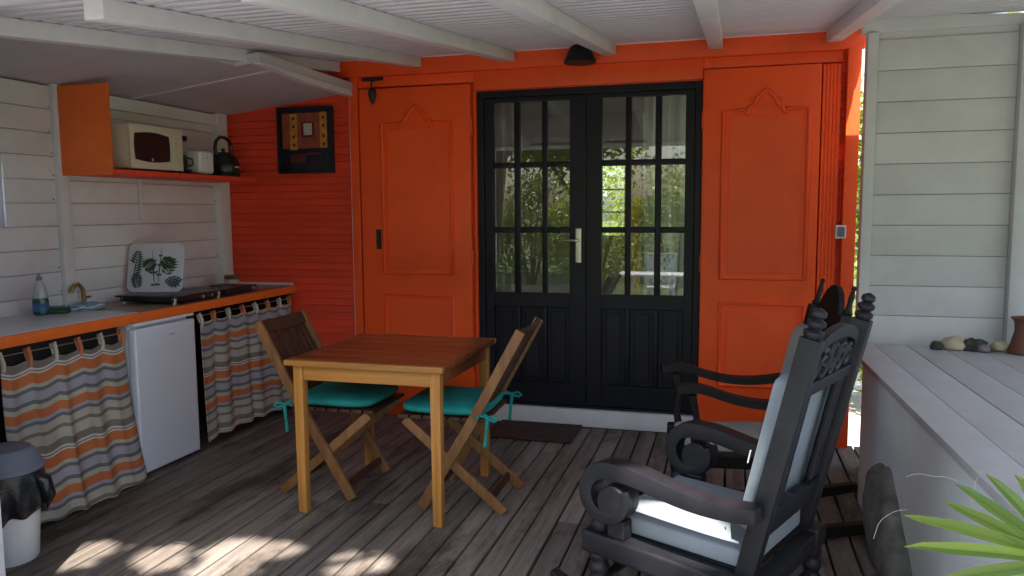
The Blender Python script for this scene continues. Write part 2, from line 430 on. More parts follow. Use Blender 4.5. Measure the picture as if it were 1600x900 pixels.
# fluted pilaster to the right of the right shutter
fl = []
for k in range(5):
    a = .497 + k * .019
    fl += [(a, 4.815), (a + .003, 4.808), (a + .013, 4.808), (a + .016, 4.815)]
MB().prism([(.495, 4.872)] + fl + [(.594, 4.815), (.594, 4.872)], .06, 2.21, 'xy').build('pilaster', 'orange', hw)
sm = MB().prism([(4.852, -.0235), (4.846, -.0235), (4.858, .0235), (4.868, .0235), (4.871, -.0235)], -.5, .5, 'yz').mesh('siding_board')
sm.materials.append(MATS['orange_board'])
for k in range(44):
    o = link('siding_board', sm, None, hw, (.608, 0, .06 + k * .0495)); o.scale.x = .0235
# annex end wall with picture
aw = thing('annex_wall', 'red-orange clapboard end wall behind the kitchen counter', 'wall')
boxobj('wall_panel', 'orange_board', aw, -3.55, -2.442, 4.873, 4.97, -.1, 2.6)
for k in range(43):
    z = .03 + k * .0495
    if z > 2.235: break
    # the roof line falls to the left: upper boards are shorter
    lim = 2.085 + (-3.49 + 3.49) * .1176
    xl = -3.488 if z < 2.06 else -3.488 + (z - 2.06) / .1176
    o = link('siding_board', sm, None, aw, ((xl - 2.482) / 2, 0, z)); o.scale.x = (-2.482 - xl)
boxobj('corner_trim', 'orange', aw, -2.478, -2.416, 4.822, 4.872, -.002, 2.29)
cb = MB().tube([(-2.484, 4.838, z) for z in np.linspace(.02, 2.2, 14)], .005, 6).build('cable', 'white_plastic', None, smooth=True)
tag(cb, 'thin white cable running down the orange corner trim', 'cable')

# white door step
st = boxobj('door_step', 'white', None, -1.60, .49, 4.842, 5.0, 0.001, .112, .006); tag(st, 'low white door step under the black double door', 'step')
# ------------------------------------------------------------------ double door
dd = thing('double_door', 'black glazed double door with nine panes in each leaf', 'door', (0, 4.868, 0))
fb = MB(); fb.box(-1.590, -1.548, 0, .09, .114, 2.163); fb.box(-.208, -.170, 0, .09, .114, 2.163); fb.box(-1.548, -.208, .0, .09, 2.122, 2.163)
fb.box(-1.548, -.208, .002, .09, .114, .128)
fb.build('door_frame', 'black_door', dd, .004)
ROWS = [(1.708, 2.090), (1.290, 1.672), (.862, 1.253)]
def leaf(x0, x1, cols, handle):
    lf = MB()
    a, b = cols[0][0], cols[-1][1]
    for (p, q, r, s_) in ((x0, a, .132, 2.118), (b, x1, .132, 2.118), (a, b, 2.09, 2.118), (a, b, .77, .862), (a, b, .132, .27)):
        lf.box(p, q, .012, .058, r, s_)
    L = lf.build('door_leaf', 'black_door', dd, .003)
    for i in (0, 1):
        o = boxobj('muntin', 'black_door', L, cols[i][1], cols[i + 1][0], .014, .056, .8625, 2.0895, .006)
    for i in (0, 1):
        for c in cols: boxobj('muntin', 'black_door', L, c[0] + .0003, c[1] - .0003, .015, .055, ROWS[i + 1][1], ROWS[i][0], .006)
    for c in cols:
        for r in ROWS: boxobj('pane', 'glass', L, c[0] - .002, c[1] + .002, .033, .037, r[0] - .002, r[1] + .002, 0)
    w = (b - a - .05) / 3
    for i in range(3):
        p = a + i * (w + .025)
        boxobj('mullion', 'black_door', L, p + w, p + w + .025, .013, .057, .2705, .7695, .003) if i < 2 else None
        mb = MB(); mb.box(p, p + w, .034, .045, .2705, .7695); mb.box(p + .03, p + w - .03, .022, .034, .30, .74)
        mb.build('panel', 'black_door', L, .005)
    if handle:
        h = MB(); h.box(-.943, -.905, .004, .0115, 1.062, 1.282); hp = h.build('handle', 'steel', L, .012, 3, True)
        h2 = MB(); h2.tube([(-.924, .004, 1.205), (-.924, -.04, 1.205), (-.935, -.05, 1.206), (-.99, -.05, 1.208), (-1.04, -.047, 1.203)], .0085, 8)
        h2.lathe([(.006, .0035), (.011, .003), (.011, -.003)], (-.924, .002, 1.115), 10, 'y')
        h2.build('handle', 'steel', L, smooth=True)
    return L
leaf(-1.546, -.877, [(-1.489, -1.348), (-1.310, -1.163), (-1.130, -.982)], True)
leaf(-.873, -.210, [(-.777, -.630), (-.595, -.448), (-.410, -.266)], False)

# ------------------------------------------------------------------ shutters
def shutter(x0, x1, z0, z1, ix0, ix1, label, bolt):
    t = thing('shutter', label, 'shutter', ((x0 + x1) / 2, 4.805, z0))
    ox, oz = (x0 + x1) / 2, z0
    boxobj('leaf', 'orange', t, x0 - ox, x1 - ox, 0, .036, 0, z1 - z0, .005)
    cx_ = (ix0 + ix1) / 2 - ox; hw_ = (ix1 - ix0) / 2; zt = 1.972 - oz; zb = .982 - oz
    # broken arch outline of the upper panel
    arch = [(-1, 0), (-.50, 0), (-.47, -.022), (-.41, -.012), (-.38, .016), (-.30, .024), (-.25, .040), (-.22, .066), (-.15, .076), (-.11, .092), (0, .106)]
    path = [(cx_ + u * hw_, zt + v) for u, v in arch] + [(cx_ - u * hw_, zt + v) for u, v in arch[-2::-1]]
    loop = [(cx_ + hw_, zb), (cx_ - hw_, zb)] + path
    up = MB()
    pan = [(cx_ - hw_ + .035, zb + .035), (cx_ + hw_ - .035, zb + .035), (cx_ + hw_ - .035, zt - .035), (cx_ - hw_ + .035, zt - .035)]
    up.prism(pan, -.006, .001); up.build('raised_panel', 'orange', t, .005)
    MB().tube([(p[0], -.003, p[1]) for p in loop], .0135, 8, True).build('moulding', 'orange', t, smooth=True, ang=70)
    # carved scrolls on the crest
    cr = MB()
    for s in (-1, 1):
        for (u, v, r0) in ((.30, .05, .018), (.46, .004, .014)):
            pts = [(cx_ + s * (u * hw_ + r0 * (1 - a / 9) * math.cos(a)), -.004, zt + v + r0 * (1 - a / 9) * math.sin(a)) for a in np.linspace(0, 7, 22)]
            cr.tube(pts, .005, 6)
    cr.tube([(cx_ + .13 * hw_ * math.cos(a), -.004, zt + .09 + .03 * math.sin(a)) for a in np.linspace(.2, 2.94, 12)], .007, 6)
    cr.build('crest_carving', 'orange', t, smooth=True)
    lz0, lz1 = .335 - oz, .835 - oz
    MB().prism([(cx_ - hw_ + .04, lz0 + .04), (cx_ + hw_ - .04, lz0 + .04), (cx_ + hw_ - .04, lz1 - .04), (cx_ - hw_ + .04, lz1 - .04)], -.006, .001).build('raised_panel', 'orange', t, .005)
    MB().tube([(cx_ - hw_, -.003, lz0), (cx_ + hw_, -.003, lz0), (cx_ + hw_, -.003, lz1), (cx_ - hw_, -.003, lz1)], .0135, 8, True).build('moulding', 'orange', t, smooth=True, ang=70)
    if bolt:
        b = MB(); b.box(-2.292 - ox, -2.258 - ox, -.007, -.001, 1.145 - oz, 1.278 - oz)
        b.tube([(-2.275 - ox, -.016, 1.15 - oz), (-2.275 - ox, -.016, 1.27 - oz)], .007, 8)
        b.tube([(-2.275 - ox, -.016, 1.20 - oz), (-2.275 - ox, -.04, 1.20 - oz)], .006, 8)
        b.build('bolt', 'black_iron', t, .002)
    hx = x1 - ox + .004 if bolt else x0 - ox - .004
    for z in (.18, 1.0, 1.85):
        MB().lathe([(.006, z - .05), (.007, z - .045), (.007, z + .045), (.006, z + .05)], (hx, .012, 0), 10).build('hinge', 'orange', t, smooth=True)
    return t
shutter(-2.398, -1.618, .085, 2.206, -2.236, -1.748, 'orange panelled shutter with a small black bolt, folded back beside the clapboard kitchen wall', True)
shutter(-.160, .490, .072, 2.216, -.045, .430, 'orange panelled shutter folded back between the door and the fluted pilaster', False)

# ------------------------------------------------------------------ small things on the house front
sw = thing('light_switch', 'small square grey and white light switch on the orange siding', 'switch', (.613, 4.775, 1.264))
boxobj('plate', 'white_plastic', sw, -.028, .028, -.012, .07, -.038, .038, .004)
boxobj('rocker', 'grey_plastic', sw, -.02, .02, -.017, -.012, -.028, .028, .003)
lp = thing('wall_lamp', 'dark conical wall lamp above the double door', 'lamp', (-.89, 4.735, 2.282))
ls = MB(); ls.lathe([(.096, 0), (.10, .004), (.058, .095), (.040, .105), (.038, .10), (.055, .09), (.094, .004)], (0, 0, 0), 28); ls.build('shade', 'black_iron', lp, smooth=True)
MB().bar((0, .0, .098), (0, .088, .098), .03, .012).build('bracket', 'black_iron', lp)
MB().lathe([(.012, .03), (.03, .045), (.03, .07), (.018, .095)], (0, 0, 0), 16).build('bulb', 'white_plastic', lp, smooth=True)
hk = thing('iron_hook', 'black iron hook with a pointed drop above the bolted shutter', 'hook', (-2.29, 4.80, 2.10))
MB().tube([(0, .02, .16), (0, -.02, .155), (0, -.03, .13), (0, -.015, .11)], .006, 8).build('hook_arm', 'black_iron', hk, smooth=True)
MB().lathe([(.002, 0), (.008, .012), (.022, .045), (.028, .07), (.024, .092), (.010, .104), (.004, .112)], (0, -.015, 0), 12).build('drop', 'black_iron', hk, smooth=True)
MB().bar((-.09, .022, .172), (.06, .022, .172), .016, .022).build('bracket', 'black_iron', hk, .003)
# door mat
dm = thing('door_mat', 'dark reddish brown door mat lying before the double door', 'mat', (-1.15, 4.66, .004))
mm = grid(lambda u, v: (-.30 + .56 * u + .03 * v * (1 - u), -.20 + .36 * v, .012 + .004 * math.sin(14 * u) * math.sin(9 * v)), 40, 24, 'mat')
mo = link('pile', mm, 'mat_fibre', dm); so = mo.modifiers.new('s', 'SOLIDIFY'); so.thickness = .012; so.offset = -1
eb = MB(); eb.tube([(-.30, -.20, .008), (.26, -.20, .008), (.26, .16, .008), (-.27, .16, .008)], .008, 6, True); eb.build('binding', 'mat_fibre', dm)
# ------------------------------------------------------------------ porch roof
SL = .1145
def roofz(y): return 2.402 - SL * (4.86 - y)
pr = thing('porch_roof', 'white ribbed sloping porch roof carried on white rafters', 'roof')
def roof_sheet(x0, x1, ya, yb):
    n = int((yb - ya) / .09 * 9); vs = []
    for k in range(n + 1):
        y = ya + (yb - ya) * k / n; ph = (k % 9)
        z = roofz(y) + (.026 if ph in (0, 1) else (.004 if ph in (2, 8) else .0))
        vs += [(x0, y, z), (x1, y, z)]
    fs = [(2 * k, 2 * k + 1, 2 * k + 3, 2 * k + 2) for k in range(n)]
    top = len(vs)
    vs += [(x0, ya, roofz(ya) + .05), (x1, ya, roofz(ya) + .05), (x1, yb, roofz(yb) + .05), (x0, yb, roofz(yb) + .05)]
    fs += [(top, top + 1, top + 2, top + 3), (0, 1, top + 1, top), (2 * n, 2 * n + 1, top + 2, top + 3)]
    m = MB(); m.add(vs, fs); return m.build('roof_sheet', 'white_ceiling', pr)
RX = [-2.572, -1.990, -1.358, -.720, -.096, .545]
xs = [-2.63, -2.0, -1.35, -.72, -.10, .55, .735, 1.35, 2.9]
for a, b in zip(xs[:-1], xs[1:]): roof_sheet(a, b, 1.80, 4.824 if b < .81 else 4.47)
for k, xc in enumerate(RX):
    ye = [2.06, 2.12, 2.05, 2.08, 2.04, 2.1][k]
    w = .076; h = .066
    yb_ = 4.815 if k != 5 else 4.815
    vs = []
    m = MB()
    vs = [(sx * w / 2, y, roofz(y) - dz) for sx in (-1, 1) for y in (ye, yb_) for dz in (h, .0005)]
    m.add(vs, [(0, 1, 3, 2), (4, 6, 7, 5), (0, 4, 5, 1), (2, 3, 7, 6), (0, 2, 6, 4), (1, 5, 7, 3)])
    r = m.build('rafter', 'white', pr, .003, 2, True, 50); r.location.x = xc
for xc in (1.95, 2.6):
    m = MB(); vs = [(sx * .038, y, roofz(y) - dz) for sx in (-1, 1) for y in (2.06, 4.40) for dz in (.066, .0005)]
    m.add(vs, [(0, 1, 3, 2), (4, 6, 7, 5), (0, 4, 5, 1), (2, 3, 7, 6), (0, 2, 6, 4), (1, 5, 7, 3)])
    r = m.build('rafter', 'white', pr, .003, 2, True, 50); r.location.x = xc
m = MB(); vs = [(x_, y, roofz(y) - dz) for x_ in (-2.64, 2.9) for y in (1.79, 2.0) for dz in (.022, .0005)]
m.add(vs, [(0, 1, 3, 2), (4, 6, 7, 5), (0, 4, 5, 1), (2, 3, 7, 6), (0, 2, 6, 4), (1, 5, 7, 3)]); m.build('eaves_board', 'white', pr, .003)
boxobj('wall_strip', 'white', pr, -2.40, .55, 4.812, 4.8245, 2.392, 2.408, .002)
vs = [(x_, y, z) for x_ in (-2.66, -2.636) for y in (1.8, 4.87) for z in (2.165, 2.46)]
MB().box(-2.66, -2.632, 1.8, 4.871, 2.205, 2.52).build('light_stop_board', 'orange_board', pr)  # added to stop light leaking between the roof and annex ceiling
# posts at the open front
for i, (px, py, lab) in enumerate(((-2.4125, 1.955, 'white square porch post beside the waste bin'), (2.3, 1.9, 'white square porch post past the end of the bench'))):
    p = thing('porch_post', lab, 'post', (px, py, GZ))
    boxobj('shaft', 'white', p, -.0375, .0375, -.0375, .0375, .0, roofz(py) - GZ - .024, .004)
    boxobj('foot', 'masonry', p, -.06, .06, -.06, .06, -.02, .08, .006)

# ------------------------------------------------------------------ kitchen annex: ceiling, wall
def acz(x): return 2.083 + (x + 3.49) * .118
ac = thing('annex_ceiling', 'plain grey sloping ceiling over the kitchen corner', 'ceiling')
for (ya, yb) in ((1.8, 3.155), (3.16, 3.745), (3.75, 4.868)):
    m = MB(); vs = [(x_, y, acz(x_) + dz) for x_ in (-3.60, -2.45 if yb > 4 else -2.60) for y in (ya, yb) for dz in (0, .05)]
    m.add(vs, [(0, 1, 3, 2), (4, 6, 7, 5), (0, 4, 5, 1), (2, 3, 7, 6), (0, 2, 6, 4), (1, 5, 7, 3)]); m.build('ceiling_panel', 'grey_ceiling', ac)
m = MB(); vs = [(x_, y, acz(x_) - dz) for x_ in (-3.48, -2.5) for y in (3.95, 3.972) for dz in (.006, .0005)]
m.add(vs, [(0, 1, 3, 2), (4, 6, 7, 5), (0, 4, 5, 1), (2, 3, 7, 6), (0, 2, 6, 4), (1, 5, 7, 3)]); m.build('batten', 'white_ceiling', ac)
MB().prism([(3.76, 2.203), (4.80, 2.203), (4.80, 2.165), (4.25, 2.165), (3.76, 2.196)], -2.498, -2.442, 'yz').build('edge_beam', 'white', ac, .003)
kw = thing('kitchen_wall', 'white horizontal board wall behind the kitchen counter', 'wall')
BP = .1235
bm_a = {}
def wboard(parent, L, loc, axis, mat='white', h=BP, name='board'):
    k = (round(L, 2), axis, mat, round(h, 3))
    if k not in bm_a:
        a = k[0] / 2; hz = h / 2 - .0013
        if axis == 'y': me = MB().box(-.012, 0, -a, a, -hz, hz).mesh('board', .003, 2, True, 50)
        else: me = MB().box(-a, a, 0, .012, -hz, hz).mesh('board', .003, 2, True, 50)
        me.materials.append(MATS[mat]); bm_a[k] = me
    return link(name, bm_a[k], None, parent, loc)
for k in range(18):
    z = .06 + k * BP - .025
    if z > 2.08: break
    j = random.uniform(-.002, .002)
    if 1.38 < z < 1.66: segs = [(1.9, 2.72), (3.075, 3.385), (3.455, 4.735)]
    else: segs = [(1.9, 3.385), (3.455, 4.735)]
    for a, b in segs: wboard(kw, b - a, (-3.49 + j, (a + b) / 2, z), 'y')
boxobj('added_shade_board', 'white', kw, -3.49, -2.456, 1.93, 1.955, GZ, 2.07, .002)  # wall added out of view to darken the kitchen corner
boxobj('post', 'white', kw, -3.53, -3.462, 3.386, 3.454, -.1, 2.085, .004)
boxobj('post', 'white', kw, -3.53, -3.45, 4.736, 4.846, -.1, 2.086, .004)
boxobj('top_plate', 'white', kw, -3.50, -3.455, 3.456, 4.734, 2.0, 2.075, .004)
boxobj('back_board', 'white', kw, -3.56, -3.535, 1.9, 2.72, -.1, 2.1, .002)
boxobj('back_board', 'white', kw, -3.56, -3.535, 3.077, 4.87, -.1, 2.1, .002)
boxobj('back_board', 'white', kw, -3.56, -3.535, 2.72, 3.077, -.1, 1.38, .002)
boxobj('back_board', 'white', kw, -3.56, -3.535, 2.72, 3.077, 1.66, 2.1, .002)
nm = MB().lathe([(.0045, 0), (.003, .003)], (0, 0, 0), 8, 'x').mesh('nail'); nm.materials.append(MATS['black_iron'])
for k in range(8, 17):
    for yy in (3.372, 3.47, 4.722):
        if random.random() < .7: link('nail', nm, None, kw, (-3.4905, yy + random.uniform(-.006, .006), .035 + k * BP + random.uniform(-.05, -.035)))

# ------------------------------------------------------------------ kitchen: counter and what stands on it
CT = .884; CF = -2.952
ct = thing('kitchen_counter', 'long kitchen counter with orange front edge and dark worktop', 'counter')
boxobj('worktop', 'counter_top', ct, -3.488, CF - .001, 3.332, 4.845, .848, CT - .002, .003)
boxobj('edge_strip', 'orange_edge', ct, CF, CF + .022, 1.95, 4.845, .834, CT, .004)
boxobj('sink_top', 'sink_white', ct, -3.488, CF - .001, 1.95, 3.331, .85, CT + .003, .005)
bs = MB(); bs.box(-3.40, -3.05, 2.1, 2.55, .70, .885); 
boxobj('back_strip', 'white', ct, -3.46, -2.96, 4.823, 4.845, CT - .001, CT + .016, .003)
boxobj('support', 'dark_gap', ct, -3.48, -3.44, 1.96, 4.84, 0, .846)
boxobj('support', 'dark_gap', ct, -3.43, CF - .03, 3.755, 3.80, 0.002, .846)
boxobj('support', 'dark_gap', ct, -3.43, CF - .03, 4.80, 4.84, 0.002, .846)
for z in (.826,):
    MB().tube([(CF - .012, 1.96, .80), (CF - .012, 3.26, .792)], .003, 6).build('curtain_wire', 'steel', ct)
    MB().tube([(CF - .012, 3.80, .80), (CF - .012, 4.80, .796)], .003, 6).build('curtain_wire', 'steel', ct)

fr = thing('fridge', 'small white under-counter fridge with plain door', 'fridge', (-2.93, 3.505, 0))
boxobj('cabinet', 'fridge_white', fr, -.50, -.055, -.228, .228, .025, .815, .006)
boxobj('door', 'fridge_white', fr, -.05, 0, -.232, .232, .03, .80, .012, 3)
boxobj('door_seal', 'grey_plastic', fr, -.0548, -.0502, -.22, .22, .04, .79, .001)
boxobj('top_panel', 'white_plastic', fr, -.50, -.004, -.231, .231, .816, .832, .004)
boxobj('badge', 'steel', fr, .0003, .0015, .02, .06, .735, .742, 0)
for yy in (-.19, .19): MB().lathe([(.016, .0), (.018, .024)], (-.06, yy, .001), 10).build('foot', 'black_plastic', fr)

def curtain(name, label, ya, yb, ztop, zbot, xf, amp, nw, tabs, seed, flare=.0, skew=0):
    r = random.Random(seed); ph = [r.uniform(0, 6.28) for _ in range(8)]
    t = thing(name, label, 'curtain', (xf, (ya + yb) / 2, 0))
    yc = (ya + yb) / 2; Wd = yb - ya
    def fn(u, v):
        # u along the rail, v from the top (0) to the hem (1)
        k = .35 + .65 * min(1, v * 2.2)
        wv = math.sin(nw * 2 * math.pi * u + ph[0] + .8 * math.sin(5 * u + ph[1])) + .5 * math.sin(nw * 3.3 * math.pi * u + ph[2] + v * .9)
        xx = amp * k * wv + flare * v * v
        yy = -Wd / 2 + Wd * u + amp * .7 * k * math.cos(nw * 2 * math.pi * u + ph[3]) + skew * v * (u - .3)
        sag = .017 * abs(math.sin(tabs * math.pi * u))
        zz = ztop - sag * (1 - v) - (ztop - zbot) * v + .005 * v * math.sin(nw * 2 * math.pi * u + ph[4]) + .02 * v * math.sin(3 * u + ph[5])
        return (xx, yy, zz)
    me = grid(fn, 130, 50, 'cloth', uv=lambda u, v: (u, (v * (ztop - zbot)) / STRIPE_PERIOD + .02 * math.sin(6 * u + ph[6]) + seed * .13))
    c = link('cloth', me, 'stripes', t); s = c.modifiers.new('s', 'SOLIDIFY'); s.thickness = .0025
    for k in range(tabs + 1):
        u = min(.985, max(.015, k / tabs)); p = fn(u, 0)
        mb = MB(); yy = p[1]
        mb.tube([(p[0] + .004, yy, p[2] - .03), (p[0] + .008, yy, p[2] + .005), (-.004, yy + r.uniform(-.006, .006), .812), (-.022, yy, .806), (p[0] - .006, yy, p[2] - .01)], .0085, 6)
        mb.build('tab', ('fabric_pin', 'fabric_orange')[k % 2 if r.random() < .8 else 0], t, smooth=True)
    return t
curtain('striped_curtain', 'orange, grey and beige striped curtain hanging between the waste bin and the fridge', 2.53, 3.225, .762, .035, -2.962, .010, 4.6, 5, 1, .075, .05)
curtain('striped_curtain', 'narrow end of striped curtain hanging beside the white porch post', 1.99, 2.47, .74, .06, -2.965, .016, 3.2, 3, 2, .02)
curtain('striped_curtain', 'orange, lilac and grey striped curtain hanging behind the folding chair', 3.815, 4.80, .775, .045, -2.962, .011, 5.2, 7, 3, .02)

# waste bin
bn = thing('waste_bin', 'white waste bin with black bag and grey lid by the striped curtain', 'bin', (-2.79, 2.37, .001)); bn.scale = (.9, .9, 1)
MB().lathe([(.105, 0), (.112, .01), (.140, .36), (.138, .36), (.108, .02), (.10, .012)], (0, 0, 0), 28).build('body', 'white_plastic', bn, smooth=True)
def bagf(u, v):
    a = 2 * math.pi * u; rr = .146 + .012 * math.sin(a * 5 + 1) * v + .008 * math.sin(a * 11) * v + .03 * max(0, math.cos(a - .4)) * v * (1 - v) * 2
    return (rr * math.cos(a), rr * math.sin(a), .375 - .19 * v + .03 * v * math.sin(a * 2 + 1.4) + .016 * v * math.sin(a * 7))
me = grid(bagf, 90, 16, 'bag', closed_u=True); b_ = link('bag', me, 'bag_black', bn); s = b_.modifiers.new('s', 'SOLIDIFY'); s.thickness = .002
kn = MB(); kn.tube([(.135, .02, .36), (.17, .04, .33), (.185, .05, .27), (.165, .05, .20)], [.015, .035, .028, .004], 9); kn.build('bag_tail', 'bag_black', bn, smooth=True)
MB().lathe([(.150, .372), (.154, .378), (.154, .392), (.146, .398), (.128, .44), (.105, .462), (.04, .470), (.005, .471)], (0, 0, 0), 32).build('lid', 'grey_plastic', bn, smooth=True, ang=30)

# things on the counter
bt = thing('detergent_bottle', 'half full washing-up liquid bottle at the edge of the white sink top', 'bottle', (-3.36, 3.12, CT + .004))
MB().lathe([(.030, 0), (.036, .006), (.037, .07), (.034, .085)], (0, 0, 0), 20).build('liquid', 'bottle_green', bt, smooth=True)
MB().lathe([(.034, .0855), (.033, .11), (.026, .145), (.014, .165), (.012, .175)], (0, 0, 0), 20).build('shoulder', 'bottle_clear', bt, smooth=True)
MB().lathe([(.0135, .1755), (.0135, .192), (.007, .197), (.006, .210)], (0, 0, 0), 14).build('cap', 'grey_plastic', bt, smooth=True)
MB().lathe([(.0376, .02), (.0376, .06)], (0, 0, 0), 20).build('label_print', 'label_blue', bt, smooth=True)
gs = MB(); gs.box(-.055, .055, -.035, .035, 0, .022)
sp = thing('green_sponge', 'dark green sponge lying behind the washing-up bottle', 'sponge', (-3.33, 3.19, CT + .004), .5)
gs.build('pad', 'print_green', sp, .006); boxobj('foam', 'bottle_green', sp, -.053, .053, -.033, .033, .0225, .036, .006)
dc = thing('dish_cloth', 'folded blue and white checked dish cloth in front of the tap', 'cloth', (-3.33, 3.36, CT + .004), .1)
for k in range(3):
    def cf(u, v, k=k): return (-.055 + .11 * u + .004 * math.sin(9 * v), -.095 + .19 * v + .003 * k, .006 + .011 * k + .004 * math.sin(7 * u + k) * math.sin(8 * v + k))
    o = link('fold', grid(cf, 14, 20, 'fold'), 'cloth_blue' if k != 1 else 'white_plastic', dc); s = o.modifiers.new('s', 'SOLIDIFY'); s.thickness = .008
tp = thing('brass_tap', 'curved brass tap behind the sink by the white post', 'tap', (-3.435, 3.47, CT - .0015))
MB().tube([(0, 0, 0), (0, 0, .07), (0, -.006, .105), (0, -.03, .128), (0, -.062, .122), (0, -.078, .10), (0, -.08, .085)], [.013, .012, .011, .011, .011, .011, .012], 10).build('spout', 'brass', tp, smooth=True)
MB().lathe([(.026, 0), (.026, .008), (.015, .014)], (0, 0, 0), 16).build('base', 'brass', tp, smooth=True)
MB().tube([(0, 0, .05), (.04, .01, .06)], .006, 8).build('lever', 'brass', tp, smooth=True)
hb = thing('glass_hob', 'black glass cooking hob on short silver feet at the counter edge', 'hob', (-3.17, 3.86, CT - .0015))
boxobj('glass_top', 'black_plastic', hb, -.205, .195, -.23, .22, .038, .048, .003)
boxobj('case', 'black_plastic', hb, -.185, .18, -.215, .205, .012, .0375, .004)
for a in (-.17, .17):
    for b in (-.20, .19): MB().lathe([(.014, 0.0), (.016, .036)], (a, b, .001), 12).build('foot', 'steel', hb, smooth=True)
for b in (-.11, .11): MB().lathe([(.085, .0482), (.085, .0492), (.07, .0492)], (-.01, b, 0), 24).build('ring', 'grey_plastic', hb)
for b in (.02, .1): MB().lathe([(.013, .0), (.012, .016)], (.181, b, .025), 12, 'x').build('knob', 'steel', hb, smooth=True)
boxobj('shade_sheet', 'dark_gap', ct, -3.06, -3.03, 1.96, 3.262, .002, .846)  # near-black sheet standing in for the shade behind the curtain
hp2 = thing('hot_plate', 'low dark hot plate with a silver knob between the hob and the back wall', 'hot plate', (-3.12, 4.28, CT - .0015))
boxobj('case', 'black_plastic', hp2, -.14, .13, -.16, .16, .006, .045, .006)
MB().lathe([(.08, .0455), (.078, .052), (.02, .053)], (-.01, 0, 0), 24).build('plate', 'black_iron', hp2, smooth=True)
MB().lathe([(.013, .0), (.012, .016)], (.131, .11, .026), 12, 'x').build('knob', 'steel', hp2, smooth=True)
for a in (-.11, .1):
    for b in (-.13, .13): MB().lathe([(.01, 0), (.01, .0058)], (a, b, 0), 8).build('foot', 'black_plastic', hp2)
jr = thing('brown_jar', 'small brown jar with lid in the back corner of the counter', 'jar', (-3.29, 4.60, CT - .0015))
MB().lathe([(.045, 0), (.05, .006), (.05, .05), (.046, .06)], (0, 0, 0), 22).build('body', 'shell', jr, smooth=True)
MB().lathe([(.05, .0605), (.052, .064), (.052, .085), (.048, .088)], (0, 0, 0), 22).build('lid', 'jar_brown', jr, smooth=True)
gl = thing('sunglasses', 'dark round-lensed spectacles lying beside the brown jar', 'spectacles', (-3.35, 4.40, CT - .0015))
for a in (-.03, .03): MB().tube([(.02 * math.cos(q), a + .022 * math.sin(q), .016 + .012 * math.cos(q)) for q in np.linspace(0, 6.28, 14)[:-1]], .004, 6, True).build('rim', 'black_plastic', gl)
MB().tube([(0, -.01, .022), (0, .01, .022)], .003, 6).build('bridge', 'black_plastic', gl)

# leaf-print tray leaning on the wall
ty = thing('leaf_tray', 'white tray printed with dark green palm leaves standing behind the hob', 'tray', (-3.285, 3.84, CT + .047), rad(15))
TW, TH = .335, .295
tilt = Matrix.Rotation(rad(-14), 4, 'X')
tr_ = bpy.data.objects.new('tray_plate', None)
def roundrect(w, h, r, n=6):
    pts = []
    for cx_, cz_, a0 in ((w / 2 - r, r, -90), (w / 2 - r, h - r, 0), (-w / 2 + r, h - r, 90), (-w / 2 + r, r, 180)):
        for k in range(n + 1):
            a = rad(a0 + 90 * k / n); pts.append((cx_ + r * math.cos(a), cz_ + r * math.sin(a)))
    return pts
pl = MB().prism(roundrect(TW, TH, .04), 0, .012).build('plate', 'plate_white', ty, .003); pl.rotation_euler.x = rad(-14)
def frond(cx_, cz_, ang, L, n, w, mat):
    m = MB(); a = rad(ang); d = Vector((math.cos(a), 0, math.sin(a))); q = Vector((-d.z, 0, d.x))
    o = Vector((cx_, 0, cz_))
    def quad(p, e, hw_):
        dd = (e - p).normalized(); nn = Vector((-dd.z, 0, dd.x)) * hw_; mid = p.lerp(e, .45)
        vs = [p, mid + nn, e, mid - nn]; vs2 = [(v.x, -.0014, v.z) for v in vs]; vs3 = [(v.x, -.0002, v.z) for v in vs]
        m.add(vs2 + vs3, [(0, 1, 2, 3), (7, 6, 5, 4), (0, 4, 5, 1), (1, 5, 6, 2), (2, 6, 7, 3), (3, 7, 4, 0)])
    quad(o, o + d * L, .004)
    for k in range(n):
        f = .08 + .9 * k / n
        for s in (-1, 1):
            b = o + d * (L * f); ll = w * math.sin(math.pi * (.2 + .75 * f))
            e = b + d * (ll * .5) + q * (s * ll)
            if abs(e.x) < TW / 2 - .006 and .01 < e.z < TH - .008: quad(b, e, .0075)
    o_ = m.build('leaf_print', mat, ty); o_.rotation_euler.x = rad(-14)
frond(-.135, .06, 82, .20, 11, .05, 'print_green'); frond(-.10, .02, 100, .1, 7, .04, 'print_blue')
frond(.0, .02, 96, .24, 3, .03, 'print_green'); frond(.02, .02, 88, .26, 4, .02, 'print_blue')
frond(.0, .19, 215, .085, 7, .05, 'print_green'); frond(.06, .10, 70, .12, 6, .055, 'print_green'); frond(.03, .2, -30, .09, 7, .045, 'print_green')
for a in (40, 65, 90, 115, 140): frond(.115, .03, a, .075, 4, .02, 'print_blue')

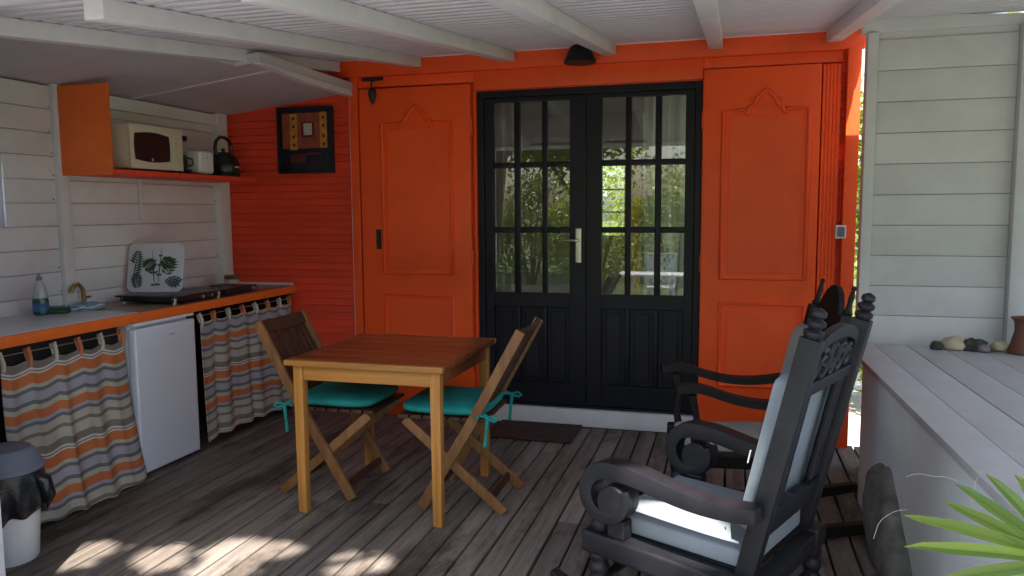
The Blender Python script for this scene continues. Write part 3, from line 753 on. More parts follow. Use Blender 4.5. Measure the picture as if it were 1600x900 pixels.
# ------------------------------------------------------------------ shelf and appliances
sh = thing('wall_shelf', 'orange wall shelf with a tall orange side panel above the counter', 'shelf')
boxobj('side_panel', 'orange_edge', sh, -3.478, -3.145, 3.405, 3.427, 1.602, 2.076, .003)
boxobj('shelf_board', 'orange_board', sh, -3.478, -3.135, 3.428, 4.70, 1.605, 1.632, .003)
MB().bar((-3.474, 3.99, 1.604), (-3.474, 3.99, 1.36), .022, .012, (0, 1, 0)).build('bracket', 'white', sh, .002)
MB().lathe([(.006, 0), (.004, .004)], (-3.468, 3.99, 1.375), 8, 'x').build('screw', 'black_iron', sh)
SZ = 1.633
mw = thing('microwave', 'cream microwave oven with dark rounded window on the orange shelf', 'microwave', (-3.155, 3.785, SZ), rad(0))
boxobj('case', 'cream_plastic', mw, -.305, -.018, -.215, .205, .014, .252, .006)
boxobj('front', 'cream_plastic', mw, -.0175, .0, -.217, .207, .012, .254, .006)
win = [(y, z) for y, z in [(-.17 + .0, .05)]]
def barrel(y0, y1, z0, z1, b=.012):
    pts = []
    for k in range(9): t = k / 8; pts.append((y0 + (y1 - y0) * t, z0 - b * math.sin(math.pi * t)))
    for k in range(9): t = k / 8; pts.append((y1 + b * .6 * math.sin(math.pi * t), z0 + (z1 - z0) * t))
    for k in range(9): t = k / 8; pts.append((y1 + (y0 - y1) * t, z1 + b * math.sin(math.pi * t)))
    for k in range(9): t = k / 8; pts.append((y0 - b * .6 * math.sin(math.pi * t), z1 + (z0 - z1) * t))
    return pts[:8] + pts[9:17] + pts[18:26] + pts[27:35]
MB().prism(barrel(-.185, .085, .062, .205), .0004, .003, 'yz').build('window', 'black_plastic', mw)
boxobj('mark', 'cream_plastic', mw, .0031, .0038, -.062, -.048, .058, .072, 0)
for z in (.21, .165): MB().lathe([(.017, 0), (.015, .012)], (.0005, .152, z), 16, 'x').build('dial', 'cream_plastic', mw, smooth=True)
for k in range(2): boxobj('button', 'cream_plastic', mw, .0005, .004, .125, .185, .05 + k * .035, .072 + k * .035, .002)
boxobj('handle', 'cream_plastic', mw, .0005, .012, .102, .112, .05, .21, .004)
for a in (-.28, -.04):
    for b in (-.19, .18): MB().lathe([(.012, 0), (.012, .0138)], (a, b, 0), 10).build('foot', 'black_plastic', mw)
cm = thing('coffee_maker', 'slim dark coffee maker squeezed between microwave and toaster', 'coffee maker', (-3.27, 4.075, SZ))
boxobj('base', 'black_plastic', cm, -.07, .07, -.05, .05, 0, .03, .006)
boxobj('column', 'picture_maroon', cm, -.08, -.02, -.045, .035, .0305, .2, .006)
boxobj('head', 'black_plastic', cm, -.085, .05, -.05, .045, .2005, .235, .008)
MB().lathe([(.034, .031), (.044, .05), (.042, .085), (.032, .11), (.034, .115)], (.026, 0, 0), 20).build('jug', 'black_plastic', cm, smooth=True)
MB().tube([(.055, .02, .10), (.075, .05, .095), (.075, .055, .06), (.055, .03, .05)], .006, 8).build('jug_handle', 'black_plastic', cm, smooth=True)
ts = thing('toaster', 'small white toaster between the coffee maker and the kettle', 'toaster', (-3.26, 4.24, SZ))
tb = MB(); tb.box(-.11, .085, -.07, .07, .01, .15); tb.build('body', 'white_plastic', ts, .022, 4, True)
for b in (-.025, .025): boxobj('slot', 'black_plastic', ts, -.08, .05, b - .009, b + .009, .1495, .1512, .0004)
boxobj('lever', 'white_plastic', ts, .085, .1, -.012, .012, .1, .112, .003)
for a in (-.08, .06):
    for b in (-.05, .05): MB().lathe([(.01, 0), (.01, .011)], (a, b, 0), 8).build('foot', 'black_plastic', ts)
kt = thing('kettle', 'black kettle with arched handle at the end of the orange shelf', 'kettle', (-3.265, 4.53, SZ))
MB().lathe([(.105, 0), (.105, .02), (.102, .024)], (0, 0, 0), 28).build('base', 'black_plastic', kt, smooth=True)
MB().lathe([(.098, .0245), (.102, .035), (.098, .09), (.085, .13), (.062, .155), (.03, .165), (.012, .168), (.012, .18), (.016, .186), (.006, .192)], (0, 0, 0), 30).build('body', 'black_plastic', kt, smooth=True)
MB().tube([(0, -.075, .145), (0, -.085, .19), (0, -.07, .235), (0, -.03, .262), (0, .02, .264), (0, .065, .243), (0, .088, .2), (0, .085, .165)], .0115, 9).build('handle', 'black_plastic', kt, smooth=True)
MB().tube([(0, -.085, .10), (0, -.12, .135), (0, -.135, .15)], [.02, .014, .012], 9).build('spout', 'black_plastic', kt, smooth=True)
boxobj('mark', 'white_plastic', kt, .0975, .1005, -.02, .025, .062, .068, 0)
for o in (): pass

# ------------------------------------------------------------------ picture
pc = thing('framed_picture', 'dark framed abstract picture with ochre bars on the clapboard wall', 'picture', (-2.822, 4.842, 1.889))
boxobj('canvas', 'picture_dark', pc, -.208, .208, -.010, .0, -.218, .218, .002)
for (a, b, c, d) in ((-.215, .215, .208, .226), (-.215, .215, -.226, -.208), (-.2155, -.198, -.2075, .2075), (.198, .2155, -.2075, .2075)):
    boxobj('frame_bar', 'picture_dark', pc, a, b, -.024, -.001, c, d, .003)
def patch(a, b, c, d, mat, lift): return boxobj('painted_patch', mat, pc, a, b, -.0105 - lift, -.0102, c, d, 0)
patch(-.178, .15, -.055, .185, 'picture_red', .0004)
patch(-.118, -.062, -.065, .180, 'picture_ochre', .0012); patch(.112, .165, -.055, .188, 'picture_ochre', .0012)
patch(-.05, .10, -.05, .0, 'picture_red', .001); patch(-.03, .068, .02, .125, 'picture_maroon', .0014)
patch(-.012, .052, .035, .115, 'picture_white', .002)
patch(-.12, .0, -.15, -.095, 'picture_maroon', .0008); patch(-.0, .12, -.10, -.085, 'picture_maroon', .0006)
for z in (.15, .095, .025, -.03):
    patch(-.100, -.080, z - .010, z + .010, 'picture_maroon', .0018); patch(.130, .150, z - .008, z + .012, 'picture_maroon', .0018)

# ------------------------------------------------------------------ dining table
tb = thing('dining_table', 'square wooden dining table with reddish top and golden legs', 'table', (-1.555, 3.463, .001))
for k in range(6): boxobj('tabletop_board', 'red_wood', tb, -.367, .367, -.378 + k * .126 + .0004, -.378 + (k + 1) * .126 - .0004, .705, .730, .0012)
for (a, b, c, d) in ((-.385, .385, -.40, -.3785), (-.385, .385, .3785, .40)): boxobj('top_edge', 'gold_wood_x', tb, a, b, c, d, .703, .7295, .004)
for (a, b) in ((-.385, -.3675), (.3675, .385)): boxobj('top_edge', 'red_wood', tb, a, b, -.378, .378, .703, .7295, .004)
for sx in (-1, 1):
    for sy in (-1, 1):
        m = MB(); w0, w1 = .024, .021
        vs = []
        for z, w in ((0, w1), (.70, w0)):
            for i, j in ((-1, -1), (1, -1), (1, 1), (-1, 1)): vs.append((sx * .335 + i * w, sy * .342 + j * w, z))
        m.add(vs, [(3, 2, 1, 0), (4, 5, 6, 7), (0, 1, 5, 4), (1, 2, 6, 5), (2, 3, 7, 6), (3, 0, 4, 7)])
        m.build('leg', 'gold_wood', tb, .004, 2, True, 50)
for s in (-1, 1):
    boxobj('apron', 'gold_wood_x', tb, -.31, .31, s * .348 - .010, s * .348 + .010, .632, .70, .002)
    boxobj('apron', 'red_wood', tb, s * .342 - .010, s * .342 + .010, -.317, .317, .632, .70, .002)

# ------------------------------------------------------------------ folding chairs
def folding_chair(loc, rz, label, clabel, seed):
    t = thing('folding_chair', label, 'chair', loc, rz)
    for s in (-1, 1):
        y = s * .205
        m = MB(); m.bar((.20, y, .012), (-.062, y, .452), .022, .048, (1, 0, .5)); m.bar((-.061, y, .45), (-.285, y, .862), .022, .046, (1, 0, .5))
        m.build('back_post', 'chair_wood', t, .004, 2, True, 50)
        MB().bar((-.195, s * .175, .010), (.285, s * .175, .425), .022, .044, (0, 0, 1)).build('leg', 'chair_wood', t, .004, 2, True, 50)
        MB().bar((-.16, s * .186 , .428), (.295, s * .186, .43), .0, .0).v if False else None
        boxobj('seat_rail', 'chair_dark', t, -.14, .30, s * .19 - .0085 + s*.0, s * .19 + .0085, .427, .452, .003) if False else None
    MB().bar((.165, -.192, .075), (.165, .192, .075), .02, .035).build('stretcher', 'chair_dark', t, .003)
    MB().bar((-.13, -.163, .066), (-.13, .163, .066), .02, .035).build('stretcher', 'chair_dark', t, .003)
    for k in range(7):
        x = -.09 + k * .063; boxobj('seat_slat', 'chair_dark', t, x - .026, x + .026, -.193, .193, .432, .450, .003)
    d = Vector((-.224, 0, .412)).normalized(); nrm = Vector((d.z, 0, -d.x))
    base = Vector((-.062, 0, .452))
    for k in range(9):
        y = -.168 + k * .042
        bow = .014 * (1 - (y / .19) ** 2)
        a = base + d * .05 - nrm * bow; b = base + d * .405 - nrm * bow
        a.y = y; b.y = y
        MB().bar(a, b, .036, .012, nrm).build('back_slat', 'chair_dark', t, .003, 2, True, 50)
    for f, h in ((.435, .065), (.032, .05)):
        m = MB(); pts = []
        for k in range(12):
            y = -.193 + .386 * k / 11; bow = .014 * (1 - (y / .19) ** 2); p = base + d * f - nrm * (bow - .002); p.y = y; pts.append(p)
        for p, q in zip(pts[:-1], pts[1:]): m.bar(p, q, .022, h, d)
        m.build('back_rail', 'chair_dark', t)
    # cushion with ties
    c = thing('seat_cushion', clabel, 'cushion', loc, rz)
    p = pillow('pad', 'teal', c, .43, .43, .078, .42, .45, seed); p.location = (.095, 0, .483)
    for s in (-1, 1):
        m = MB(); r = random.Random(seed + s)
        y = s * .212
        m.tube([(-.095, s * .19, .478), (-.125, y + s * .012, .475), (-.135, y + s * .02, .46), (-.128, y + s * .022, .40), (-.122, y + s * .024, .335)], [.008, .008, .010, .007, .009], 7)
        m.tube([(-.13, y + s * .02, .47), (-.165, y + s * .03, .478), (-.185, y + s * .03, .462), (-.17, y + s * .03, .455), (-.13, y + s * .024, .465)], .006, 7)
        m.tube([(-.13, y + s * .02, .468), (-.10, y + s * .032, .48), (-.085, y + s * .034, .465)], .006, 7)
        m.build('tie', 'teal', c, smooth=True)
    return t
folding_chair((-1.935, 3.492, .001), rad(1), 'brown wooden folding chair with its back to the striped curtain', 'teal cushion on the folding chair by the striped curtain', 11)
folding_chair((-1.175, 3.487, .001), rad(180 + 2), 'brown wooden folding chair with its back to the rocking chairs', 'teal cushion tied with bows on the folding chair by the rocking chairs', 23)

# ------------------------------------------------------------------ rocking chairs
def scroll_arm(t, y, w, mat, cx_=.004, cz_=.482, R0=.108, xr=.50, zr=.535):
    # band curling from the back post forward and down into a scroll, extruded across its width
    cen = []; hw_ = []
    for k in range(13):
        u = k / 12; x_ = xr + (cx_ - xr) * u
        z_ = zr + (cz_ + R0 - .024 - zr) * (u * u * (3 - 2 * u)) - .018 * math.sin(math.pi * min(1, u * 1.25))
        cen.append(Vector((x_, 0, z_))); hw_.append(.023 + .006 * u)
    for k in range(1, 30):
        a = math.pi / 2 + k / 29 * math.pi * 1.62; r = (R0 - .026) - .012 * k / 29
        cen.append(Vector((cx_ + r * math.cos(a), 0, cz_ + r * math.sin(a)))); hw_.append(.028 - .013 * k / 29)
    m = MB(); n = len(cen); vs = []
    for i, c in enumerate(cen):
        tn = (cen[min(i + 1, n - 1)] - cen[max(i - 1, 0)]).normalized(); nn = Vector((-tn.z, 0, tn.x))
        for yy in (y - w / 2, y + w / 2):
            for s in (-1, 1):
                p = c + nn * (s * hw_[i]); vs.append((p.x, yy, p.z))
    fs = [(0, 1, 3, 2), (4 * n - 4, 4 * n - 2, 4 * n - 1, 4 * n - 3)]
    for i in range(n - 1):
        a = 4 * i; b = a + 4
        fs += [(a, a + 1, b + 1, b), (a + 2, b + 2, b + 3, a + 3), (a, b, b + 2, a + 2), (a + 1, a + 3, b + 3, b + 1)]
    m.add(vs, fs)
    A = m.build('arm', mat, t, .004, 2, True, 40)
    MB().lathe([(.052, y - w / 2 + .001), (.057, y - w / 2 + .005), (.057, y + w / 2 - .005), (.052, y + w / 2 - .001)], (cx_ + .024, 0, cz_ - .020), 30, 'y').build('scroll_eye', mat, A, smooth=True, ang=30)
    return A
def turned(t, x_, y, z0, z1, r, mat, name='leg', rings=4):
    prof = []
    n = 24
    for k in range(n + 1):
        u = k / n; prof.append((r * (.72 + .28 * abs(math.sin(u * math.pi * rings))), z0 + (z1 - z0) * u))
    return MB().lathe(prof, (x_, y, 0), 14).build(name, mat, t, smooth=True, ang=60)
def rocker(t, y, mat, x0=-.25, x1=.80, xc=.24, R=1.25):
    up = []; lo = []
    for k in range(25):
        x_ = x0 + (x1 - x0) * k / 24; z = R - math.sqrt(R * R - (x_ - xc) ** 2)
        lo.append((x_, z + .001)); up.append((x_, z + .052 - .012 * abs(2 * k / 24 - 1) ** 3))
    return MB().prism(lo + up[::-1], y - .02, y + .02).build('rocker', mat, t, .003)
def chair_back(t, mat, xb, zb, xt, zt, hy, fin, crest):
    for s in (-1, 1):
        m = MB(); m.bar((xb - .03, s * hy, zb - .10), (xt, s * hy, zt), .046, .058, (1, 0, .2)); p = m.build('back_post', mat, t, .005, 2, True, 50)
        m = MB(); d = Vector((xt - xb, 0, zt - zb)).normalized()
        if fin == 'rings': prof = [(.020, 0), (.028, .010), (.028, .020), (.016, .028), (.026, .038), (.026, .048), (.014, .056), (.022, .066), (.020, .078), (.006, .086)]
        else: prof = [(.018, 0), (.022, .012), (.012, .026), (.010, .05), (.012, .075), (.007, .105), (.011, .112), (.009, .125)]
        m.lathe(prof, (0, 0, 0), 16); f = m.build('finial', mat, p, smooth=True, ang=45)
        f.location = (xt, s * hy, zt); f.rotation_euler = (0, math.atan2(d.x, d.z), 0)
    def at(f, y): return Vector((xb + (xt - xb) * f, y, zb + (zt - zb) * f))
    d = at(1, 0) - at(0, 0); L = d.length; du = d / L; nr = Vector((du.z, 0, -du.x))
    W2 = hy - .023
    def plate(poly, th, name):
        # polygon given in (lateral, along-the-back) coordinates
        vs = []
        for s in (-1, 1):
            for (yy, zz) in poly:
                p = at(0, yy) + du * zz + nr * (s * th / 2); vs.append((p.x, p.y, p.z))
        n = len(poly)
        return MB().add(vs, [tuple(range(n)), tuple(range(2 * n - 1, n - 1, -1))] + [(i, i + n, (i + 1) % n + n, (i + 1) % n) for i in range(n)]).build(name, mat, t, .004)
    def tubeat(m, pts, r, n=7):
        m.tube([at(0, a) + du * b for a, b in pts], r, n)
    if crest == 'scroll':
        plate([(-W2, L - .185), (W2, L - .185), (W2, L - .145), (-W2, L - .145)], .026, 'crest_rail')
        arch = [(W2 * math.cos(a), L - .075 + .085 * math.sin(a)) for a in np.linspace(0, math.pi, 17)]
        inner = [(W2 * .86 * math.cos(a), L - .085 + .055 * math.sin(a)) for a in np.linspace(math.pi, 0, 17)]
        plate(arch + inner, .026, 'crest_rail')
        m = MB()
        for s in (-1, 1):
            for (cy_, cz_, r0, turns) in ((.075, L - .105, .048, 9), (.150, L - .105, .038, 8)):
                tubeat(m, [(s * (cy_ + r0 * (1 - .07 * a) * math.cos(a + 1)), cz_ + r0 * (1 - .07 * a) * math.sin(a + 1)) for a in np.linspace(0, turns, 34)], .0095)
        tubeat(m, [(.028 * math.cos(a), L - .095 + .045 * math.sin(a)) for a in np.linspace(0, 6.283, 20)], .011)
        m.build('crest_carving', mat, t, smooth=True)
    else:
        pts = [(-W2, L - .20), (W2, L - .20), (W2, L - .02), (W2 * .8, L - .005), (W2 * .62, L + .045), (W2 * .42, L + .085), (W2 * .16, L + .108), (0, L + .112)]
        pts += [(-a, b) for a, b in pts[::-1][1:-2]]
        plate(pts, .028, 'crest_rail')
    for (yc, w) in ((-hy * .66, .062), (hy * .66, .062)): plate([(yc - w / 2, .19), (yc + w / 2, .19), (yc + w / 2, L - .186), (yc - w / 2, L - .186)], .016, 'back_slat')
    # lower carved rail
    plate([(-W2, .10), (W2, .10), (W2, .185), (W2 * .55, .175), (W2 * .25, .19), (0, .18), (-W2 * .25, .19), (-W2 * .55, .175), (-W2, .185)], .026, 'lower_rail')
    return at, du, nr, L

def rocking_chair_a():
    th = rad(-24)
    loc = (-.238, 2.701, 0.001)
    t = thing('rocking_chair', 'black carved rocking chair with scroll arms and pale blue pads', 'rocking chair', loc, th)
    mat = 'carved'
    for s in (-1, 1):
        rocker(t, s * .262, mat)
        turned(t, -.06, s * .262, .058, .272, .036, mat, 'leg', 5)
        turned(t, .47, s * .262, .052, .255, .032, mat, 'leg', 4)
        m = MB(); m.bar((-.100, s * .268, .305), (.50, s * .268, .278), .088, .075); m.build('side_rail', mat, t, .012, 3, True, 50)
        scroll_arm(t, s * .292, .072, mat)
        m = MB(); m.lathe([(.012, .340), (.026, .345), (.034, .362), (.030, .380), (.018, .392), (.02, .40)], (-.045, s * .275, 0), 16); m.build('arm_ball', mat, t, smooth=True)
        MB().box(-.005, .06, s * .275 - .025, s * .275 + .025, .336, .40).build('arm_block', mat, t, .006)
    MB().bar((-.075, -.222, .30), (-.075, .222, .30), .05, .07).build('front_rail', mat, t, .008)
    MB().bar((.47, -.222, .275), (.47, .222, .275), .05, .06).build('rear_rail', mat, t, .008)
    m = MB(); vs = [(x_, y, .333 - .028 * x_ - dz) for x_ in (-.048, .443) for y in (-.222, .222) for dz in (.018, 0)]
    m.add(vs, [(0, 1, 3, 2), (4, 6, 7, 5), (0, 4, 5, 1), (2, 3, 7, 6), (0, 2, 6, 4), (1, 5, 7, 3)]); m.build('seat_board', mat, t, .003)
    for x_ in (-.06, .47): MB().tube([(x_, -.23, .16), (x_, -.1, .16), (x_, .1, .16), (x_, .23, .16)], [.012, .018, .018, .012], 10).build('stretcher', mat, t, smooth=True)
    at, du, nr, L = chair_back(t, mat, .451, .335, .612, 1.045, .236, 'rings', 'scroll')
    c = thing('seat_pad', 'pale blue seat pad with a sunlit patch on the scroll-armed rocking chair', 'cushion', loc, th)
    p = pillow('pad', 'cushion_blue', c, .475, .47, .066, .07, .08, 31, ez=.22, m=22); p.location = (.205, 0, .361); p.rotation_euler = (0, rad(1.6), 0)
    c = thing('back_pad', 'pale blue back pad on the scroll-armed rocking chair', 'cushion', loc, th)
    p = pillow('pad', 'cushion_blue', c, .048, .42, .50, .07, .04, 32, ez=.12, m=30)
    q = at(0, 0) + du * .335 - nr * .056
    p.location = q; p.rotation_euler = (0, math.atan2(du.x, du.z), 0)
    m = MB(); e = at(0, -.20) + du * .16
    boxobj('care_tag', 'white_plastic', c, q.x - .035, q.x - .033, -.226, -.219, q.z - .02, q.z + .02, 0).rotation_euler = (0, .2, 0)
    return t
rocking_chair_a()
def rocking_chair_b():
    th = rad(13); loc = (-.165, 3.475, .001)
    t = thing('rocking_chair', 'dark rocking chair with pointed crest and curved arms near the door', 'rocking chair', loc, th)
    mat = 'carved_dark'
    for s in (-1, 1):
        rocker(t, s * .215, mat, -.22, .84, .24, 2.9)
        turned(t, -.01, s * .215, .055, .33, .028, mat, 'leg', 3)
        turned(t, .46, s * .215, .052, .31, .026, mat, 'leg', 3)
        MB().bar((-.05, s * .218, .355), (.49, s * .218, .335), .06, .06).build('side_rail', mat, t, .008)
        pts = []
        for k in range(15):
            u = k / 14; pts.append(Vector((.52 - .60 * u, s * (.222 + .012 * math.sin(math.pi * u)), .615 + .012 * u - .038 * math.sin(math.pi * min(1, u * 1.15)) + .055 * u * u * (1 - .55 * max(0, (u - .8) * 5)))))
        m = MB()
        for a, b in zip(pts[:-1], pts[1:]): m.bar(a, b + (b - a) * .08, .058, .034)
        m.build('arm', mat, t)
        MB().tube([(.0, s * .22, .386), (-.01, s * .22, .45), (.0, s * .222, .53), (-.02, s * .224, .625)], [.018, .015, .014, .018], 10).build('arm_post', mat, t, smooth=True)
    MB().bar((-.02, -.186, .345), (-.02, .186, .345), .04, .06).build('front_rail', mat, t, .006)
    MB().bar((.46, -.186, .32), (.46, .186, .32), .04, .05).build('rear_rail', mat, t, .006)
    boxobj('seat_board', mat, t, .002, .438, -.187, .187, .34, .358, .003)
    at, du, nr, L = chair_back(t, mat, .47, .34, .615, .955, .183, 'spike', 'peak')
    c = thing('seat_pad', 'grey seat pad on the rocking chair near the door', 'cushion', loc, th)
    p = pillow('pad', 'cushion_grey', c, .47, .385, .052, .14, .2, 41); p.location = (.205, 0, .385)
    c = thing('back_pad', 'grey back pad on the rocking chair near the door', 'cushion', loc, th)
    p = pillow('pad', 'cushion_grey', c, .05, .36, .43, .12, .06, 42)
    p.location = at(0, 0) + du * .325 - nr * .055; p.rotation_euler = (0, math.atan2(du.x, du.z), 0)
rocking_chair_b()

# ------------------------------------------------------------------ right side: white wall, bench, clutter
WY = 4.42
rw = thing('side_wall', 'white horizontal board wall behind the white bench', 'wall')
BH = .1575
for k in range(11):
    z = .69 + .0 + BH * (k + .5)
    if z + BH / 2 > 2.34: break
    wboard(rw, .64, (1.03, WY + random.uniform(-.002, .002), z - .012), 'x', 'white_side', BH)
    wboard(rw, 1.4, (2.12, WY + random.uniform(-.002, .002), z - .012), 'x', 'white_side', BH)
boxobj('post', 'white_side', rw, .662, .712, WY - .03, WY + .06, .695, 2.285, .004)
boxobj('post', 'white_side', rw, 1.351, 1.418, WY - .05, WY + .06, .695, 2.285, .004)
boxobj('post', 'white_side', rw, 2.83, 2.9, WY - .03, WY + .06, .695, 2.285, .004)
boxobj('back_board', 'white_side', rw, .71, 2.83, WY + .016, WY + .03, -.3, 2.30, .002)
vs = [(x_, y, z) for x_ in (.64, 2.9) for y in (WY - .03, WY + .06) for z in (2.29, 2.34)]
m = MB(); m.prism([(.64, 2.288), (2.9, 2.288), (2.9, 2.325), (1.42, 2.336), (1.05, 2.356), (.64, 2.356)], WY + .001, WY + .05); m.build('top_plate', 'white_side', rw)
bench = thing('white_bench', 'wide white board bench on a whitewashed masonry base', 'bench')
def bx(y): return .612 + (3.9 - y) * .024
edges = [0, .140, .297, .454, .611, .768, .925, 1.082, 1.239, 1.396, 1.553, 1.71]
for a, b in zip(edges[:-1], edges[1:]):
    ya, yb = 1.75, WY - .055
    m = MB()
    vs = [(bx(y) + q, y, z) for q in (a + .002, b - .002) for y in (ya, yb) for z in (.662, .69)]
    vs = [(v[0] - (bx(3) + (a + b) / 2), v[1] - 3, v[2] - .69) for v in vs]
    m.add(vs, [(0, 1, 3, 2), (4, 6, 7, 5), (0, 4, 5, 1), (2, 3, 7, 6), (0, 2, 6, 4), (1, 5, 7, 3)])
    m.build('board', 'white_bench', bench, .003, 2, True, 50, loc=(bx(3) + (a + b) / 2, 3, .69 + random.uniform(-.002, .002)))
m = MB()
vs = [(bx(y) + q, y, z) for q in (.012, 1.70) for y in (1.78, 3.945) for z in (GZ, .660)]
m.add(vs, [(0, 1, 3, 2), (4, 6, 7, 5), (0, 4, 5, 1), (2, 3, 7, 6), (0, 2, 6, 4), (1, 5, 7, 3)]); m.build('masonry_base', 'masonry', bench, .01, 3)
boxobj('cross_bearer', 'white', bench, .70, 2.28, 4.25, 4.33, .60, .661, .003)
# rock set against the bench base
def rock_obj():
    bm = bmesh.new(); bmesh.ops.create_icosphere(bm, subdivisions=4, radius=1)
    from mathutils import noise as nz
    for v in bm.verts:
        p = v.co.copy(); n_ = nz.fractal(p * 1.15 + Vector((5, 2, 3)), 1, 2, 6) * .17 + nz.noise(p * 4.0) * .05
        v.co = p * (1 + n_)
        v.co.x *= .10; v.co.y *= .42; v.co.z *= .235
        if v.co.z > 0: v.co.y = v.co.y * (1 - .45 * (v.co.z / .235)) + .09 * v.co.z / .235
        v.co.z = max(v.co.z, -.12)
    for f in bm.faces: f.smooth = True
    me = bpy.data.meshes.new('boulder'); bm.to_mesh(me); bm.free()
    o = link('boulder', me, 'rock', None, (.655, 3.28, .122)); o.rotation_euler = (rad(8), 0, rad(-1.4))
    tag(o, 'dark mossy boulder leaning against the white bench base', 'boulder')
rock_obj()
# things on the bench
vz = thing('terracotta_vase', 'waisted brown terracotta vase standing on the bench by the wall post', 'vase', (1.385, 4.24, .691))
MB().lathe([(.062, 0), (.066, .008), (.055, .05), (.04, .11), (.042, .15), (.052, .17), (.052, .176), (.044, .176), (.034, .15), (.03, .1)], (0, 0, 0), 26).build('body', 'terracotta', vz, smooth=True)
MB().tube([(.052 * math.cos(a), .052 * math.sin(a), .172) for a in np.linspace(0, 6.283, 25)[:-1]], .006, 6, True).build('rim', 'terracotta', vz, smooth=True)
def blob(name, label, cat, mat, loc, s, seed, rough=.25):
    from mathutils import noise as nz
    bm = bmesh.new(); bmesh.ops.create_icosphere(bm, subdivisions=3, radius=1)
    for v in bm.verts:
        p = v.co.copy(); v.co = p * (1 + rough * nz.fractal(p * 1.7 + Vector((seed, 2, 1)), 1, 2, 4))
        v.co.x *= s[0]; v.co.y *= s[1]; v.co.z *= s[2]; v.co.z = max(v.co.z, -.6 * s[2])
    for f in bm.faces: f.smooth = True
    me = bpy.data.meshes.new(name); bm.to_mesh(me); bm.free()
    o = link(name, me, mat, None, (loc[0], loc[1], loc[2] + .6 * s[2])); return tag(o, label, cat)
blob('seed_pod', 'dark seed pod at the end of the dried finds on the bench', 'pod', 'dry_dark', (1.015, 4.27, .691), (.032, .028, .026), 3)
blob('sea_shell', 'pale beige sea shell lying among the finds on the bench', 'shell', 'shell', (1.10, 4.29, .691), (.062, .045, .042), 5)
blob('driftwood_knot', 'dark knotted driftwood beside the pale shell on the bench', 'driftwood', 'dry_dark', (1.185, 4.27, .691), (.05, .035, .04), 8, .5)
blob('grey_pebble', 'grey pebble in front of the driftwood on the bench', 'pebble', 'rock', (1.215, 4.24, .691), (.03, .025, .024), 9)
blob('red_seed', 'small dark red seed between pebble and dried gourd', 'seed', 'dry_red', (1.25, 4.27, .691), (.018, .016, .018), 10)
blob('dried_gourd', 'yellowish dried gourd leaning by the terracotta vase', 'gourd', 'shell', (1.30, 4.29, .691), (.042, .035, .032), 12)
tw = MB(); r_ = random.Random(4)
tw.tube([(1.13, 4.255, .70), (1.19, 4.235, .708), (1.27, 4.23, .70), (1.33, 4.22, .697)], [.005, .006, .005, .003], 7); o = tw.build('twig', 'dry_dark', None, smooth=True); tag(o, 'thin dark twig lying before the finds on the bench', 'twig')

# ------------------------------------------------------------------ room behind the doors
rm = thing('house_room', 'dim room seen through the black glazed doors', 'room')
boxobj('room_floor', 'counter_top', rm, -3.4, .66, 5.0, 9.0, .06, .10, 0)
boxobj('room_side', 'room_wall', rm, -3.45, -3.405, 4.975, 9.0, .0, 2.5, 0)
boxobj('room_side', 'room_wall', rm, .662, .70, 4.975, 5.35, -.3, 2.5, 0)
boxobj('room_side', 'room_wall', rm, .662, .70, 7.4, 9.0, -.3, 2.5, 0)
boxobj('room_side', 'room_wall', rm, .662, .70, 5.35, 7.4, -.3, .55, 0)
boxobj('room_side', 'room_wall', rm, .662, .70, 5.35, 7.4, 2.2, 2.5, 0)
boxobj('window_bar', 'white', rm, .665, .695, 6.35, 6.40, .551, 2.199, 0)  # bar of an invented side opening, added to let daylight into the room
boxobj('room_ceiling', 'room_wall', rm, -3.45, .70, 4.975, 9.05, 2.505, 2.56, 0)
boxobj('outer_roof', 'masonry', rm, -3.6, .95, 4.90, 9.2, 2.61, 2.68, 0)
WX0, WX1, WZ0, WZ1 = -1.46, -1.17, 1.10, 1.90
boxobj('room_back', 'room_wall', rm, -3.45, WX0, 9.0, 9.05, 0, 2.5, 0)
boxobj('room_back', 'room_wall', rm, WX1, -.36, 9.0, 9.05, 0, 2.5, 0)
boxobj('room_back', 'room_wall', rm, -.36, .70, 9.0, 9.05, 0, .4, 0)  # opening above this piece is invented, to light the room from behind
boxobj('room_back', 'room_wall', rm, -.36, .70, 9.0, 9.05, 2.2, 2.5, 0)
boxobj('room_back', 'room_wall', rm, WX0, WX1, 9.0, 9.05, 0, WZ0, 0)
boxobj('room_back', 'room_wall', rm, WX0, WX1, 9.0, 9.05, WZ1, 2.5, 0)
boxobj('window_bar', 'white', rm, WX0, WX1, 9.0, 9.03, 1.36, 1.38, 0); boxobj('window_bar', 'white', rm, WX0, WX1, 9.0, 9.03, 1.62, 1.64, 0)
boxobj('yellow_panel', 'room_yellow', rm, -1.12, -.98, 8.93, 8.985, .3, 2.1, .004)
def room_curtain(x0, x1, y, mat, label, seed, nw):
    r = random.Random(seed); p0 = r.uniform(0, 6)
    t = thing('door_curtain', label, 'curtain', ((x0 + x1) / 2, y, .13))
    W_ = x1 - x0
    me = grid(lambda u, v: (-W_ / 2 + W_ * u + .008 * math.sin(9 * v + p0), .028 * math.sin(nw * 6.283 * u + p0 + .4 * math.sin(7 * u)) + .01 * math.sin(nw * 11 * u), 2.1 * v), 90, 12, 'cloth')
    link('cloth', me, mat, t)
    MB().tube([(-W_ / 2 - .03, 0, 2.1), (W_ / 2 + .03, 0, 2.1)], .008, 8).build('rod', 'steel', t)
room_curtain(-1.53, -1.345, 5.03, 'sheer_warm', 'beige curtain drawn aside inside the door leaf with the silver handle', 3, 3)
room_curtain(-.53, -.18, 5.04, 'sheer_pale', 'long pale curtain hanging inside the door leaf next to the fluted pilaster', 5, 4)
